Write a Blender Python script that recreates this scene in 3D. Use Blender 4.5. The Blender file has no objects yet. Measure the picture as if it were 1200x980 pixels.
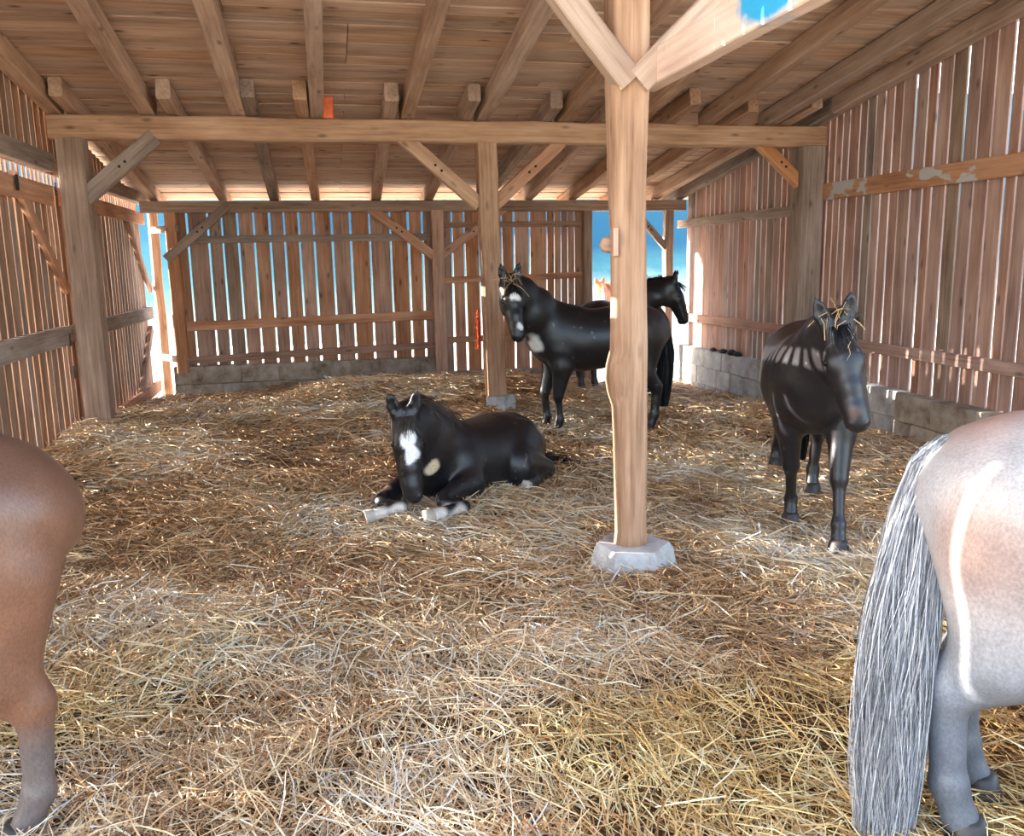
import bpy, math, random
import numpy as np
from mathutils import Vector, Matrix

random.seed(11)
rng = np.random.default_rng(11)
SC = bpy.context.scene
COL = SC.collection

# ------------------------------------------------------------------ camera
FPX, CAMH = 1000.0, 1.65
YAW, PITCH, ROLL = math.radians(12.2), math.radians(10.3), math.radians(-1.03)
CF = Vector((math.sin(YAW) * math.cos(PITCH), math.cos(YAW) * math.cos(PITCH), -math.sin(PITCH)))
_r = Vector((math.cos(YAW), -math.sin(YAW), 0.0))
_u = _r.cross(CF)
CR = _r * math.cos(ROLL) + _u * math.sin(ROLL)
CU = -_r * math.sin(ROLL) + _u * math.cos(ROLL)
CP = Vector((0.0, 0.0, CAMH))
cam_data = bpy.data.cameras.new('camera')
cam_data.sensor_width = 36.0
cam_data.sensor_fit = 'HORIZONTAL'
cam_data.lens = 36.0 * FPX / 1200.0
cam_data.clip_start = 0.05
cam_data.clip_end = 2000.0
cam = bpy.data.objects.new('camera', cam_data)
cam.matrix_world = Matrix(((CR.x, CU.x, -CF.x, CP.x), (CR.y, CU.y, -CF.y, CP.y), (CR.z, CU.z, -CF.z, CP.z), (0, 0, 0, 1)))
COL.objects.link(cam)
SC.camera = cam

# ------------------------------------------------------------------ light
SUN_EL = 14.4
SUN_TRAVEL = Vector((0.93 * math.cos(math.radians(SUN_EL)), -0.368 * math.cos(math.radians(SUN_EL)), -math.sin(math.radians(SUN_EL))))
sun_data = bpy.data.lights.new('sun', 'SUN')
sun_data.energy = 15.0
sun_data.angle = math.radians(0.26)
sun_data.color = (1.0, 0.93, 0.83)
sun = bpy.data.objects.new('sun', sun_data)
sun.rotation_euler = SUN_TRAVEL.to_track_quat('-Z', 'Y').to_euler()
sun.location = (-20, 12, 8)
COL.objects.link(sun)

world = bpy.data.worlds.new('sky')
SC.world = world
world.use_nodes = True
wn = world.node_tree
wn.nodes.clear()
w_out = wn.nodes.new('ShaderNodeOutputWorld')
w_bg = wn.nodes.new('ShaderNodeBackground')
w_hsv = wn.nodes.new('ShaderNodeHueSaturation')
w_sky = wn.nodes.new('ShaderNodeTexSky')
w_sky.sky_type = 'NISHITA'
w_sky.sun_disc = False
w_sky.sun_elevation = math.radians(SUN_EL + 9)
w_sky.sun_rotation = math.atan2(-SUN_TRAVEL.x, -SUN_TRAVEL.y)
w_sky.dust_density = 2.0
w_hsv.inputs['Saturation'].default_value = 0.85
wn.links.new(w_sky.outputs[0], w_hsv.inputs['Color'])
wn.links.new(w_hsv.outputs[0], w_bg.inputs['Color'])
wn.links.new(w_bg.outputs[0], w_out.inputs['Surface'])
w_bg.inputs['Strength'].default_value = 0.62
SC.view_settings.view_transform = 'Standard'
SC.view_settings.look = 'None'
SC.view_settings.gamma = 1.0
SC.view_settings.use_curve_mapping = False
SC.view_settings.exposure = 1.15

# ------------------------------------------------------------------ measuring helpers
def ray(x, y): return CF + CR * ((x - 600.0) / FPX) - CU * ((y - 490.0) / FPX)
def pY(x, y, Y): d = ray(x, y); return CP + d * (Y / d.y)
def pX(x, y, X): d = ray(x, y); return CP + d * (X / d.x)
def pZ(x, y, Z): d = ray(x, y); return CP + d * ((Z - CAMH) / d.z)

# ------------------------------------------------------------------ object helpers
def tag(o, label, cat=None, group=None, kind=None):
    o['label'] = label
    if cat: o['category'] = cat
    if group: o['group'] = group
    if kind: o['kind'] = kind
    return o

def empty(name, loc=(0, 0, 0)):
    o = bpy.data.objects.new(name, None)
    o.empty_display_size = 0.1
    o.location = loc
    COL.objects.link(o)
    return o

def wmat(o):
    m = o.matrix_basis.copy()
    p = o.parent
    while p is not None:
        m = p.matrix_basis @ m
        p = p.parent
    return m

def put(name, me, mat, parent=None, M=None):
    """link mesh me as an object; M is its world matrix"""
    o = bpy.data.objects.new(name, me)
    if mat is not None and len(me.materials) == 0:
        me.materials.append(mat)
    COL.objects.link(o)
    if M is None: M = Matrix.Identity(4)
    if parent is not None:
        o.parent = parent
        M = wmat(parent).inverted() @ M
    o.matrix_basis = M
    return o

def mesh(name, v, f, smooth=False):
    me = bpy.data.meshes.new(name)
    me.from_pydata([tuple(map(float, p)) for p in v], [], [tuple(map(int, q)) for q in f])
    if smooth:
        me.polygons.foreach_set('use_smooth', np.ones(len(me.polygons), bool))
    me.update()
    return me

def np_mesh(name, v, quads=None, tris=None, smooth=True, col=None):
    """fast mesh from numpy arrays"""
    me = bpy.data.meshes.new(name)
    idx = []; tot = []
    if quads is not None and len(quads): idx.append(quads.reshape(-1)); tot.append(np.full(len(quads), 4))
    if tris is not None and len(tris): idx.append(tris.reshape(-1)); tot.append(np.full(len(tris), 3))
    idx = np.concatenate(idx).astype(np.int32); tot = np.concatenate(tot).astype(np.int32)
    me.vertices.add(len(v)); me.vertices.foreach_set('co', np.asarray(v, np.float32).reshape(-1))
    me.loops.add(len(idx)); me.loops.foreach_set('vertex_index', idx)
    me.polygons.add(len(tot))
    st = np.concatenate([[0], np.cumsum(tot)[:-1]]).astype(np.int32)
    me.polygons.foreach_set('loop_start', st)
    me.polygons.foreach_set('loop_total', tot)
    if smooth: me.polygons.foreach_set('use_smooth', np.ones(len(tot), bool))
    me.update(calc_edges=True)
    if col is not None:
        a = me.color_attributes.new('Col', 'FLOAT_COLOR', 'POINT')
        c = np.ones((len(v), 4), np.float32); c[:, :3] = col
        a.data.foreach_set('color', c.reshape(-1))
    return me

def frame(p0, p1, side):
    z = (Vector(p1) - Vector(p0)); L = z.length; z.normalize()
    s = Vector(side)
    x = (s - z * s.dot(z)).normalized()
    y = z.cross(x)
    M = Matrix(((x.x, y.x, z.x, p0[0]), (x.y, y.y, z.y, p0[1]), (x.z, y.z, z.z, p0[2]), (0, 0, 0, 1)))
    return M, L

def timber_mesh(w, d, L, ch=0.0, n=1, jit=0.0, name='timber', z0=0.0):
    """squared timber along local z: width w (x), depth d (y)"""
    if ch > 0:
        a, b = w / 2, d / 2
        ring = [(a, -b + ch), (a, b - ch), (a - ch, b), (-a + ch, b), (-a, b - ch), (-a, -b + ch), (-a + ch, -b), (a - ch, -b)]
    else:
        a, b = w / 2, d / 2
        ring = [(a, -b), (a, b), (-a, b), (-a, -b)]
    k = len(ring); v = []; f = []
    for i in range(n + 1):
        ox, oy = (random.uniform(-jit, jit), random.uniform(-jit, jit)) if 0 < i < n else (0, 0)
        s = 1 + (random.uniform(-jit, jit) / max(w, d) * 1.2 if jit else 0)
        for (x, y) in ring: v.append((x * s + ox, y * s + oy, z0 + L * i / n))
    for i in range(n):
        for j in range(k): f.append((i * k + j, i * k + (j + 1) % k, (i + 1) * k + (j + 1) % k, (i + 1) * k + j))
    f.append(tuple(range(k - 1, -1, -1))); f.append(tuple(n * k + j for j in range(k)))
    return mesh(name, v, f)

def timber(name, p0, p1, w, d, mat, parent=None, side=(1, 0, 0), ch=0.006, n=5, jit=0.004):
    M, L = frame(p0, p1, side)
    return put(name, timber_mesh(w, d, L, ch, n, jit, name), mat, parent, M)

def board(name, p0, p1, w, d, mat, parent, side):
    return timber(name, p0, p1, w, d, mat, parent, side, ch=0.0, n=1, jit=0.0)

# ------------------------------------------------------------------ materials
def new_mat(name):
    m = bpy.data.materials.new(name); m.use_nodes = True
    nt = m.node_tree; b = nt.nodes['Principled BSDF']
    return m, nt, b

def N(nt, t, **kw):
    n = nt.nodes.new(t)
    for k, v in kw.items():
        if k in n.inputs: n.inputs[k].default_value = v
        else: setattr(n, k, v)
    return n

def ramp(nt, stops):
    r = nt.nodes.new('ShaderNodeValToRGB')
    e = r.color_ramp.elements
    while len(e) < len(stops): e.new(0.5)
    for i, (p, c) in enumerate(stops):
        e[i].position = p
        e[i].color = (c[0], c[1], c[2], 1) if not isinstance(c, (int, float)) else (c, c, c, 1)
    return r

def srgb(r, g, b):
    def f(c):
        c /= 255.0
        return c / 12.92 if c <= 0.04045 else ((c + 0.055) / 1.055) ** 2.4
    return (f(r), f(g), f(b))

def wood(name, dark, mid, light, knots=1.0, rough=0.8, vary=0.35, blotch=None, huevar=0.0):
    """timber: grain runs along each piece's own length (local z)"""
    m, nt, b = new_mat(name); L = nt.links.new
    tc = N(nt, 'ShaderNodeTexCoord'); oi = N(nt, 'ShaderNodeObjectInfo')
    mul = N(nt, 'ShaderNodeVectorMath', operation='SCALE'); mul.inputs[0].default_value = (17.3, 9.1, 31.7)
    L(oi.outputs['Random'], mul.inputs['Scale'])
    add = N(nt, 'ShaderNodeVectorMath', operation='ADD'); L(tc.outputs['Object'], add.inputs[0]); L(mul.outputs[0], add.inputs[1])
    def mapped(s):
        mp = N(nt, 'ShaderNodeMapping'); mp.inputs['Scale'].default_value = s; L(add.outputs[0], mp.inputs['Vector']); return mp
    n1 = N(nt, 'ShaderNodeTexNoise', Scale=1.0, Detail=6.0, Roughness=0.6); L(mapped((38, 38, 1.6)).outputs[0], n1.inputs['Vector'])
    n2 = N(nt, 'ShaderNodeTexNoise', Scale=1.0, Detail=3.0, Roughness=0.6); L(mapped((5, 5, 1.3)).outputs[0], n2.inputs['Vector'])
    mixf = N(nt, 'ShaderNodeMath', operation='ADD'); L(n1.outputs['Fac'], mixf.inputs[0]); L(n2.outputs['Fac'], mixf.inputs[1])
    half = N(nt, 'ShaderNodeMath', operation='MULTIPLY'); L(mixf.outputs[0], half.inputs[0]); half.inputs[1].default_value = 0.5
    cr = ramp(nt, [(0.32, dark), (0.5, mid), (0.68, light)]); L(half.outputs[0], cr.inputs['Fac'])
    vo = N(nt, 'ShaderNodeTexVoronoi', Scale=1.0); L(mapped((7, 7, 2.6)).outputs[0], vo.inputs['Vector'])
    kr = ramp(nt, [(0.05, 0.0), (0.17, 1.0)]); L(vo.outputs['Distance'], kr.inputs['Fac'])
    km = N(nt, 'ShaderNodeMixRGB', blend_type='MULTIPLY'); km.inputs['Fac'].default_value = 0.55 * knots
    L(cr.outputs[0], km.inputs['Color1']); L(kr.outputs[0], km.inputs['Color2'])
    hsv = N(nt, 'ShaderNodeHueSaturation'); L(km.outputs[0], hsv.inputs['Color'])
    mr = N(nt, 'ShaderNodeMapRange'); mr.inputs['To Min'].default_value = 1 - vary; mr.inputs['To Max'].default_value = 1 + vary * 0.7
    L(oi.outputs['Random'], mr.inputs['Value']); L(mr.outputs[0], hsv.inputs['Value'])
    fr = N(nt, 'ShaderNodeMath', operation='MULTIPLY'); fr.inputs[1].default_value = 7.31; L(oi.outputs['Random'], fr.inputs[0])
    fr2 = N(nt, 'ShaderNodeMath', operation='FRACT'); L(fr.outputs[0], fr2.inputs[0])
    ms = N(nt, 'ShaderNodeMapRange'); ms.inputs['To Min'].default_value = 1.0 - 0.45 * (vary / 0.35); ms.inputs['To Max'].default_value = 1.12
    L(fr2.outputs[0], ms.inputs['Value']); L(ms.outputs[0], hsv.inputs['Saturation'])
    out = hsv.outputs[0]
    if blotch:
        nb = N(nt, 'ShaderNodeTexNoise', Scale=1.0, Detail=3.0); L(mapped(blotch[2]).outputs[0], nb.inputs['Vector'])
        br = ramp(nt, [(blotch[1], 0.0), (blotch[1] + 0.03, 1.0)]); L(nb.outputs['Fac'], br.inputs['Fac'])
        bm = N(nt, 'ShaderNodeMixRGB'); L(br.outputs[0], bm.inputs['Fac']); L(out, bm.inputs['Color1']); bm.inputs['Color2'].default_value = (*blotch[0], 1)
        out = bm.outputs[0]
    L(out, b.inputs['Base Color'])
    b.inputs['Roughness'].default_value = rough
    b.inputs['Specular IOR Level'].default_value = 0.25
    bp = N(nt, 'ShaderNodeBump', Strength=0.35, Distance=0.004); L(n1.outputs['Fac'], bp.inputs['Height']); L(bp.outputs[0], b.inputs['Normal'])
    return m

M_BOARD = wood('wall_board_wood', srgb(130, 88, 66), srgb(180, 132, 102), srgb(206, 164, 134), vary=0.26)
M_BOARD_L = wood('left_board_wood', srgb(112, 84, 64), srgb(156, 122, 98), srgb(184, 152, 126), vary=0.24)
M_BOARD_R = wood('weathered_board_wood', srgb(130, 96, 82), srgb(170, 132, 114), srgb(194, 160, 144), vary=0.17)
M_ROOF = wood('roof_board_wood', srgb(156, 122, 100), srgb(200, 166, 140), srgb(220, 192, 168), vary=0.15, knots=1.3)
M_RAFT = wood('rafter_wood', srgb(140, 108, 86), srgb(184, 150, 124), srgb(208, 178, 154), vary=0.18)
M_OLD = wood('old_grey_wood', srgb(108, 90, 78), srgb(150, 128, 112), srgb(182, 162, 146), vary=0.18)
M_POST = wood('post_wood', srgb(128, 96, 74), srgb(178, 142, 116), srgb(206, 174, 148), vary=0.10, knots=0.8)
M_NEW = wood('fresh_orange_wood', srgb(146, 98, 66), srgb(186, 134, 98), srgb(206, 160, 126), vary=0.12)
M_PATCH = wood('rail_with_grey_mortar', srgb(142, 98, 68), srgb(180, 132, 98), srgb(198, 152, 118), vary=0.05, blotch=(srgb(186, 184, 180), 0.555, (5, 5, 2.6)))
M_PAINT = wood('beam_with_blue_paint', srgb(196, 164, 146), srgb(222, 196, 180), srgb(238, 218, 204), vary=0.05)

def concrete(name, c0, c1, c2, sc=1.0):
    m, nt, b = new_mat(name); L = nt.links.new
    tc = N(nt, 'ShaderNodeTexCoord'); oi = N(nt, 'ShaderNodeObjectInfo')
    mul = N(nt, 'ShaderNodeVectorMath', operation='SCALE'); mul.inputs[0].default_value = (11, 7, 5); L(oi.outputs['Random'], mul.inputs['Scale'])
    add = N(nt, 'ShaderNodeVectorMath', operation='ADD'); L(tc.outputs['Object'], add.inputs[0]); L(mul.outputs[0], add.inputs[1])
    n1 = N(nt, 'ShaderNodeTexNoise', Scale=5.0 * sc, Detail=6.0, Roughness=0.65); L(add.outputs[0], n1.inputs['Vector'])
    n2 = N(nt, 'ShaderNodeTexNoise', Scale=90.0, Detail=3.0); L(add.outputs[0], n2.inputs['Vector'])
    cr = ramp(nt, [(0.3, c0), (0.5, c1), (0.7, c2)]); L(n1.outputs['Fac'], cr.inputs['Fac'])
    hsv = N(nt, 'ShaderNodeHueSaturation'); L(cr.outputs[0], hsv.inputs['Color'])
    mr = N(nt, 'ShaderNodeMapRange'); mr.inputs['To Min'].default_value = 0.85; mr.inputs['To Max'].default_value = 1.12; L(oi.outputs['Random'], mr.inputs['Value']); L(mr.outputs[0], hsv.inputs['Value'])
    L(hsv.outputs[0], b.inputs['Base Color'])
    b.inputs['Roughness'].default_value = 0.9; b.inputs['Specular IOR Level'].default_value = 0.2
    bp = N(nt, 'ShaderNodeBump', Strength=0.5, Distance=0.006); L(n2.outputs['Fac'], bp.inputs['Height']); L(bp.outputs[0], b.inputs['Normal'])
    return m
M_CONC = concrete('stained_concrete', srgb(112, 98, 82), srgb(164, 152, 136), srgb(190, 182, 170))
M_CONC2 = concrete('pale_concrete', srgb(130, 126, 122), srgb(172, 170, 168), srgb(198, 197, 196))

def plain(name, c, rough=0.6, metal=0.0, noise=0.15, scale=30.0):
    m, nt, b = new_mat(name); L = nt.links.new
    tc = N(nt, 'ShaderNodeTexCoord')
    n1 = N(nt, 'ShaderNodeTexNoise', Scale=scale, Detail=4.0); L(tc.outputs['Object'], n1.inputs['Vector'])
    cr = ramp(nt, [(0.3, tuple(x * (1 - noise) for x in c)), (0.7, tuple(min(1, x * (1 + noise)) for x in c))]); L(n1.outputs['Fac'], cr.inputs['Fac'])
    L(cr.outputs[0], b.inputs['Base Color']); b.inputs['Roughness'].default_value = rough; b.inputs['Metallic'].default_value = metal
    return m
M_IRON = plain('dark_iron', srgb(52, 56, 62), 0.5, 0.8)
M_ORANGE = plain('orange_bristle', srgb(206, 92, 62), 0.7, 0.0, 0.35, 60)
M_OPLAST = plain('orange_plastic', srgb(236, 104, 30), 0.35)
M_CLOD = plain('dark_clod', srgb(48, 42, 38), 0.9)
M_SHEET = plain('roof_felt', srgb(48, 42, 38), 0.9)
STRAW = 1

# ------------------------------------------------------------------ dimensions of the shelter
XL, XR, YP, YB, YM = -2.40, 5.44, 8.80, 12.40, 4.20
def zr(Y): return 3.05 + 0.144 * (YP - Y)          # underside of the rafters

# floor height: bedding piled unevenly
_cp = np.array([(1.5, 4.2, -0.05), (-2.2, 8.8, 0.17), (-2.3, 10.6, 0.0), (-2.1, 12.8, -0.16), (-1.8, 12.2, -0.17), (-1.0, 12.2, -0.10), (-1.2, 11.2, -0.04), (0.2, 12.2, -0.02), (1.4, 12.2, 0.02), (2.7, 12.2, 0.0),
                (1.7, 8.8, 0.08), (1.9, 8.3, 0.04), (0.9, 9.6, 0.34), (0.1, 9.9, 0.22), (5.3, 12.3, -0.27), (4.3, 12.6, -0.25), (5.3, 9.9, -0.2), (5.3, 7.6, -0.1), (5.3, 5.5, -0.06), (4.0, 9.0, -0.1),
                (0, 2, 0.0), (-2, 4, 0.0), (3, 2, -0.02), (-2, 6.5, 0.06), (3, 6, -0.02), (0.9, 6.6, 0.03), (0.4, 5.2, 0.0), (-0.8, 8.0, 0.10), (2.6, 8.0, 0.0), (4.0, 4.5, -0.03), (0, 0, 0), (3, 0, 0), (-3, 0, 0), (-2, 2, 0)])
def _hash(ix, iy, s):
    h = np.sin(ix * 127.1 + iy * 311.7 + s * 74.7) * 43758.5453
    return h - np.floor(h)
def vnoise(x, y, s=0):
    ix = np.floor(x); iy = np.floor(y); fx = x - ix; fy = y - iy
    fx = fx * fx * (3 - 2 * fx); fy = fy * fy * (3 - 2 * fy)
    a = _hash(ix, iy, s); b = _hash(ix + 1, iy, s); c = _hash(ix, iy + 1, s); d = _hash(ix + 1, iy + 1, s)
    return (a * (1 - fx) + b * fx) * (1 - fy) + (c * (1 - fx) + d * fx) * fy
def ground(x, y):
    x = np.atleast_1d(np.asarray(x, float)); y = np.atleast_1d(np.asarray(y, float))
    num = np.zeros_like(x); den = np.full_like(x, 1e-9)
    for cx, cy, cz in _cp:
        w = np.exp(-((x - cx) ** 2 + (y - cy) ** 2) / (2 * 0.85 ** 2)) + 1e-6
        num += w * cz; den += w
    z = num / den
    fade = np.clip((x - XL) / 0.5, 0, 1) * np.clip((XR - 0.15 - x) / 0.8, 0.25, 1)
    z += fade * (0.10 * (vnoise(x * 1.3, y * 1.3, 1) - 0.5) + 0.075 * (vnoise(x * 3.1, y * 3.1, 2) - 0.5) + 0.04 * (vnoise(x * 7.3, y * 7.3, 3) - 0.5))
    return z
def gz(x, y): return float(ground(x, y)[0])

# ------------------------------------------------------------------ outside: field, wooded hill
m, nt, b = new_mat('pale_dry_field'); L = nt.links.new
tc = N(nt, 'ShaderNodeTexCoord'); n1 = N(nt, 'ShaderNodeTexNoise', Scale=0.6, Detail=8.0); L(tc.outputs['Object'], n1.inputs['Vector'])
cr = ramp(nt, [(0.3, srgb(206, 196, 172)), (0.7, srgb(232, 226, 208))]); L(n1.outputs['Fac'], cr.inputs['Fac']); L(cr.outputs[0], b.inputs['Base Color']); b.inputs['Roughness'].default_value = 0.95
M_FIELD = m
v = [(-250, -250, -0.42), (250, -250, -0.42), (250, 320, -0.42), (-250, 320, -0.42)]
o = put('ground_outside', mesh('ground_outside', v, [(0, 1, 2, 3)]), M_FIELD)
tag(o, 'pale sunlit field outside the open shelter', kind='structure')

m, nt, b = new_mat('wooded_hill_painted_haze'); L = nt.links.new
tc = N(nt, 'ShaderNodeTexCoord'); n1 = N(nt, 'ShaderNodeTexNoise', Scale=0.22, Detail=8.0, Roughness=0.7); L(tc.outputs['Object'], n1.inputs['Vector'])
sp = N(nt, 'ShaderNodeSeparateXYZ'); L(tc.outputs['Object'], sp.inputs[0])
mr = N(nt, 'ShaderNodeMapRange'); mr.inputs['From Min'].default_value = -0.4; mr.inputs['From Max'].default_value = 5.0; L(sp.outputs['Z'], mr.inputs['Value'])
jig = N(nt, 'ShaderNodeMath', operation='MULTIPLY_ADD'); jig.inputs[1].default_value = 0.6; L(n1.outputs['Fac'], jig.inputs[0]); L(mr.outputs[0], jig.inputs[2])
cr = ramp(nt, [(0.35, srgb(176, 188, 170)), (0.62, srgb(92, 136, 136)), (1.0, srgb(58, 100, 116))]); L(jig.outputs[0], cr.inputs['Fac']); L(cr.outputs[0], b.inputs['Base Color']); b.inputs['Roughness'].default_value = 1.0  # blue-green aerial haze painted into the hill's colour, deepening with height
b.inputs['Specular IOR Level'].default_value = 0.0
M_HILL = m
nx, ny = 70, 24
xs = np.linspace(-160, 200, nx); ts = np.linspace(0, 1, ny) ** 1.5
GX = np.tile(xs, (ny, 1)); TT = np.tile(ts[:, None], (1, nx))
start = 24 + 42 * np.clip((GX - 2) / 10, 0, 1)           # the wood's edge runs away to the right
GY = start + TT * (190 - start)
GZ = -0.45 + 46 * TT ** 0.8 * (0.8 + 0.4 * vnoise(GX / 40, GY / 40, 9)) + 2.2 * (vnoise(GX / 5, GY / 5, 4) - 0.3) * np.clip(TT * 8, 0, 1)
ii = np.arange(nx * ny).reshape(ny, nx)
q = np.stack([ii[:-1, :-1], ii[:-1, 1:], ii[1:, 1:], ii[1:, :-1]], -1).reshape(-1, 4)
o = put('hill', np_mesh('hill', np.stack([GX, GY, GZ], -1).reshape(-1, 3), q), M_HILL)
tag(o, 'wooded hillside with blue-green haze painted in, seen through the back doorway', kind='structure')

# ------------------------------------------------------------------ floor (trodden bedding)
m, nt, b = new_mat('trodden_bedding'); L = nt.links.new
tc = N(nt, 'ShaderNodeTexCoord')
mp = N(nt, 'ShaderNodeMapping'); mp.inputs['Scale'].default_value = (1, 1, 1); L(tc.outputs['Object'], mp.inputs['Vector'])
n1 = N(nt, 'ShaderNodeTexNoise', Scale=45.0, Detail=8.0, Roughness=0.75); L(mp.outputs[0], n1.inputs['Vector'])
n2 = N(nt, 'ShaderNodeTexNoise', Scale=1.6, Detail=5.0); L(mp.outputs[0], n2.inputs['Vector'])
cr = ramp(nt, [(0.3, srgb(64, 44, 30)), (0.5, srgb(112, 80, 52)), (0.7, srgb(168, 130, 88))]); L(n1.outputs['Fac'], cr.inputs['Fac'])
cr2 = ramp(nt, [(0.35, 0.75), (0.65, 1.0)]); L(n2.outputs['Fac'], cr2.inputs['Fac'])
mx = N(nt, 'ShaderNodeMixRGB', blend_type='MULTIPLY'); mx.inputs['Fac'].default_value = 1.0; L(cr.outputs[0], mx.inputs['Color1']); L(cr2.outputs[0], mx.inputs['Color2'])
L(mx.outputs[0], b.inputs['Base Color']); b.inputs['Roughness'].default_value = 0.95; b.inputs['Specular IOR Level'].default_value = 0.1
bp = N(nt, 'ShaderNodeBump', Strength=0.8, Distance=0.02); L(n1.outputs['Fac'], bp.inputs['Height']); L(bp.outputs[0], b.inputs['Normal'])
M_FLOOR = m
xs = np.arange(XL - 0.02, XR + 0.03, 0.06); ys = np.arange(-1.0, 12.75, 0.06)
GX, GY = np.meshgrid(xs, ys); GZ = ground(GX.ravel(), GY.ravel()).reshape(GX.shape)
ii = np.arange(GX.size).reshape(GX.shape)
q = np.stack([ii[:-1, :-1], ii[:-1, 1:], ii[1:, 1:], ii[1:, :-1]], -1).reshape(-1, 4)
o = put('floor', np_mesh('floor', np.stack([GX, GY, GZ], -1).reshape(-1, 3), q), M_FLOOR)
tag(o, 'trodden brown bedding under the loose straw', kind='structure')

# ------------------------------------------------------------------ roof: boards, rafters, sheet
ceiling = empty('ceiling', (1.5, 8.0, 3.4)); tag(ceiling, 'sloping boarded roof on squared rafters', kind='structure')
RH = 0.17                                               # rafter depth
sl = math.atan(0.144); nrm = Vector((0, math.sin(sl), math.cos(sl))); along = Vector((0, -math.cos(sl), math.sin(sl)))
rowY = 13.15; k = 0
RB = []
while rowY > 1.2:
    w = random.choice([0.125, 0.14, 0.15, 0.165, 0.18])
    cuts = sorted(random.sample([-1.5, -0.6, 0.3, 1.15, 2.1, 3.0, 3.9, 4.7], 1 if random.random() < 0.55 else 2))
    xs_ = [XL - 0.35] + cuts + [XR + 0.35]
    yc = rowY - w / 2 * math.cos(sl)
    lift = random.uniform(0.0, 0.012)
    for x0, x1 in zip(xs_[:-1], xs_[1:]):
        c = Vector((0, yc, zr(yc) + RH / math.cos(sl))) + nrm * (0.012 + lift)
        RB.append(board('board', (x0 + 0.003, c.y, c.z), (x1 - 0.003, c.y, c.z), w - 0.013, 0.022, M_ROOF, ceiling, along))
    rowY -= w * math.cos(sl)
sheet_p = [(XL - 0.45, 13.25), (XR + 0.45, 1.1)]
c0 = Vector((1.5, 13.25, zr(13.25) + RH + 0.062)); c1 = Vector((1.5, 1.1, zr(1.1) + RH + 0.062))
timber('roofing_sheet', c0, c1, XR - XL + 0.9, 0.012, M_SHEET, ceiling, (1, 0, 0), ch=0, n=1, jit=0)
front_x = [-2.30, -1.50, -0.69, 0.04, 0.90, 1.66, 2.50, 3.30, 4.09, 4.80, 5.33]
for i, x in enumerate(front_x):
    a = Vector((x, YP + 0.12, zr(YP + 0.12) + RH / 2)); e = Vector((x + random.uniform(-.04, .04), 1.35, zr(1.35) + RH / 2))
    timber('rafter', a, e, random.uniform(0.115, 0.14), RH, M_RAFT, ceiling, (1, 0, 0), ch=0.012, n=8, jit=0.006)
back_x = [(-2.14, -2.12, 0), (-1.27, -1.24, 0), (-0.56, -0.58, 1), (-0.10, -0.02, 0), (0.72, 0.80, 0), (1.48, 1.53, 0), (2.31, 2.36, 1), (2.95, 2.98, 0), (3.66, 3.63, 0), (4.36, 4.32, 0), (4.98, 4.9, 0), (5.30, 5.30, 1)]
for i, (xp, xb, g) in enumerate(back_x):
    ye = YP - random.uniform(0.42, 0.62)
    a = Vector((xb, 13.05, zr(13.05) + RH / 2)); e = Vector((xp + (xp - xb) * .1, ye, zr(ye) + RH / 2))
    timber('rafter', a, e, random.uniform(0.11, 0.13), RH, M_OLD if g else M_RAFT, ceiling, (1, 0, 0), ch=0.012, n=6, jit=0.006)

# ------------------------------------------------------------------ beams
pl = pY(60, 144, YP); pr = pY(977, 156, YP)
o = timber('roof_purlin', (pl.x - 0.02, YP, 2.935), (pr.x - 0.06, YP, 2.945), 0.21, 0.18, M_RAFT, None, (0, 0, 1), ch=0.015, n=14, jit=0.007)
tag(o, 'long brown purlin beam crossing the shelter on three posts', 'beam')
o = timber('back_plate_beam', (-2.28, YB - 0.1, 2.455), (5.36, YB - 0.1, 2.455), 0.15, 0.16, M_OLD, None, (0, 0, 1), ch=0.01, n=12, jit=0.004)
tag(o, 'dark beam along the top of the back wall', 'beam')
o = timber('front_purlin', (XL - 0.2, YM, 3.60), (XR + 0.2, YM, 3.60), 0.2, 0.18, M_RAFT, None, (0, 0, 1), ch=0.015, n=10, jit=0.005)
tag(o, 'front purlin beam above the frame on the tall log post', 'beam')
# side beam with blue paint, running from the log post towards the viewer
pa = Vector((1.668, YM + 0.1, 2.575)); pb = Vector((1.668, 1.3, 2.575))
nt = M_PAINT.node_tree; L = nt.links.new; b = nt.nodes['Principled BSDF']
tc = N(nt, 'ShaderNodeTexCoord')
spot = pX(905, -6, 1.625)
ctr = (spot.z - 2.575 + 0.0, 0.0, (pa - spot).y)
vs = N(nt, 'ShaderNodeVectorMath', operation='SUBTRACT'); L(tc.outputs['Object'], vs.inputs[0]); vs.inputs[1].default_value = (0.035, 0.0, pa.y - spot.y)
vm = N(nt, 'ShaderNodeVectorMath', operation='MULTIPLY'); L(vs.outputs[0], vm.inputs[0]); vm.inputs[1].default_value = (1.0, 0.0, 0.42)
ln = N(nt, 'ShaderNodeVectorMath', operation='LENGTH'); L(vm.outputs[0], ln.inputs[0])
nz = N(nt, 'ShaderNodeTexNoise', Scale=28.0, Detail=4.0); L(tc.outputs['Object'], nz.inputs['Vector'])
ad = N(nt, 'ShaderNodeMath', operation='MULTIPLY_ADD'); ad.inputs[1].default_value = 0.035; L(nz.outputs['Fac'], ad.inputs[0]); L(ln.outputs['Value'], ad.inputs[2])
rp = ramp(nt, [(0.112, 1.0), (0.14, 0.0)]); L(ad.outputs[0], rp.inputs['Fac'])
old = b.inputs['Base Color'].links[0].from_socket
mx = N(nt, 'ShaderNodeMixRGB'); L(rp.outputs[0], mx.inputs['Fac']); L(old, mx.inputs['Color1']); mx.inputs['Color2'].default_value = (*srgb(52, 158, 206), 1)
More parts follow.
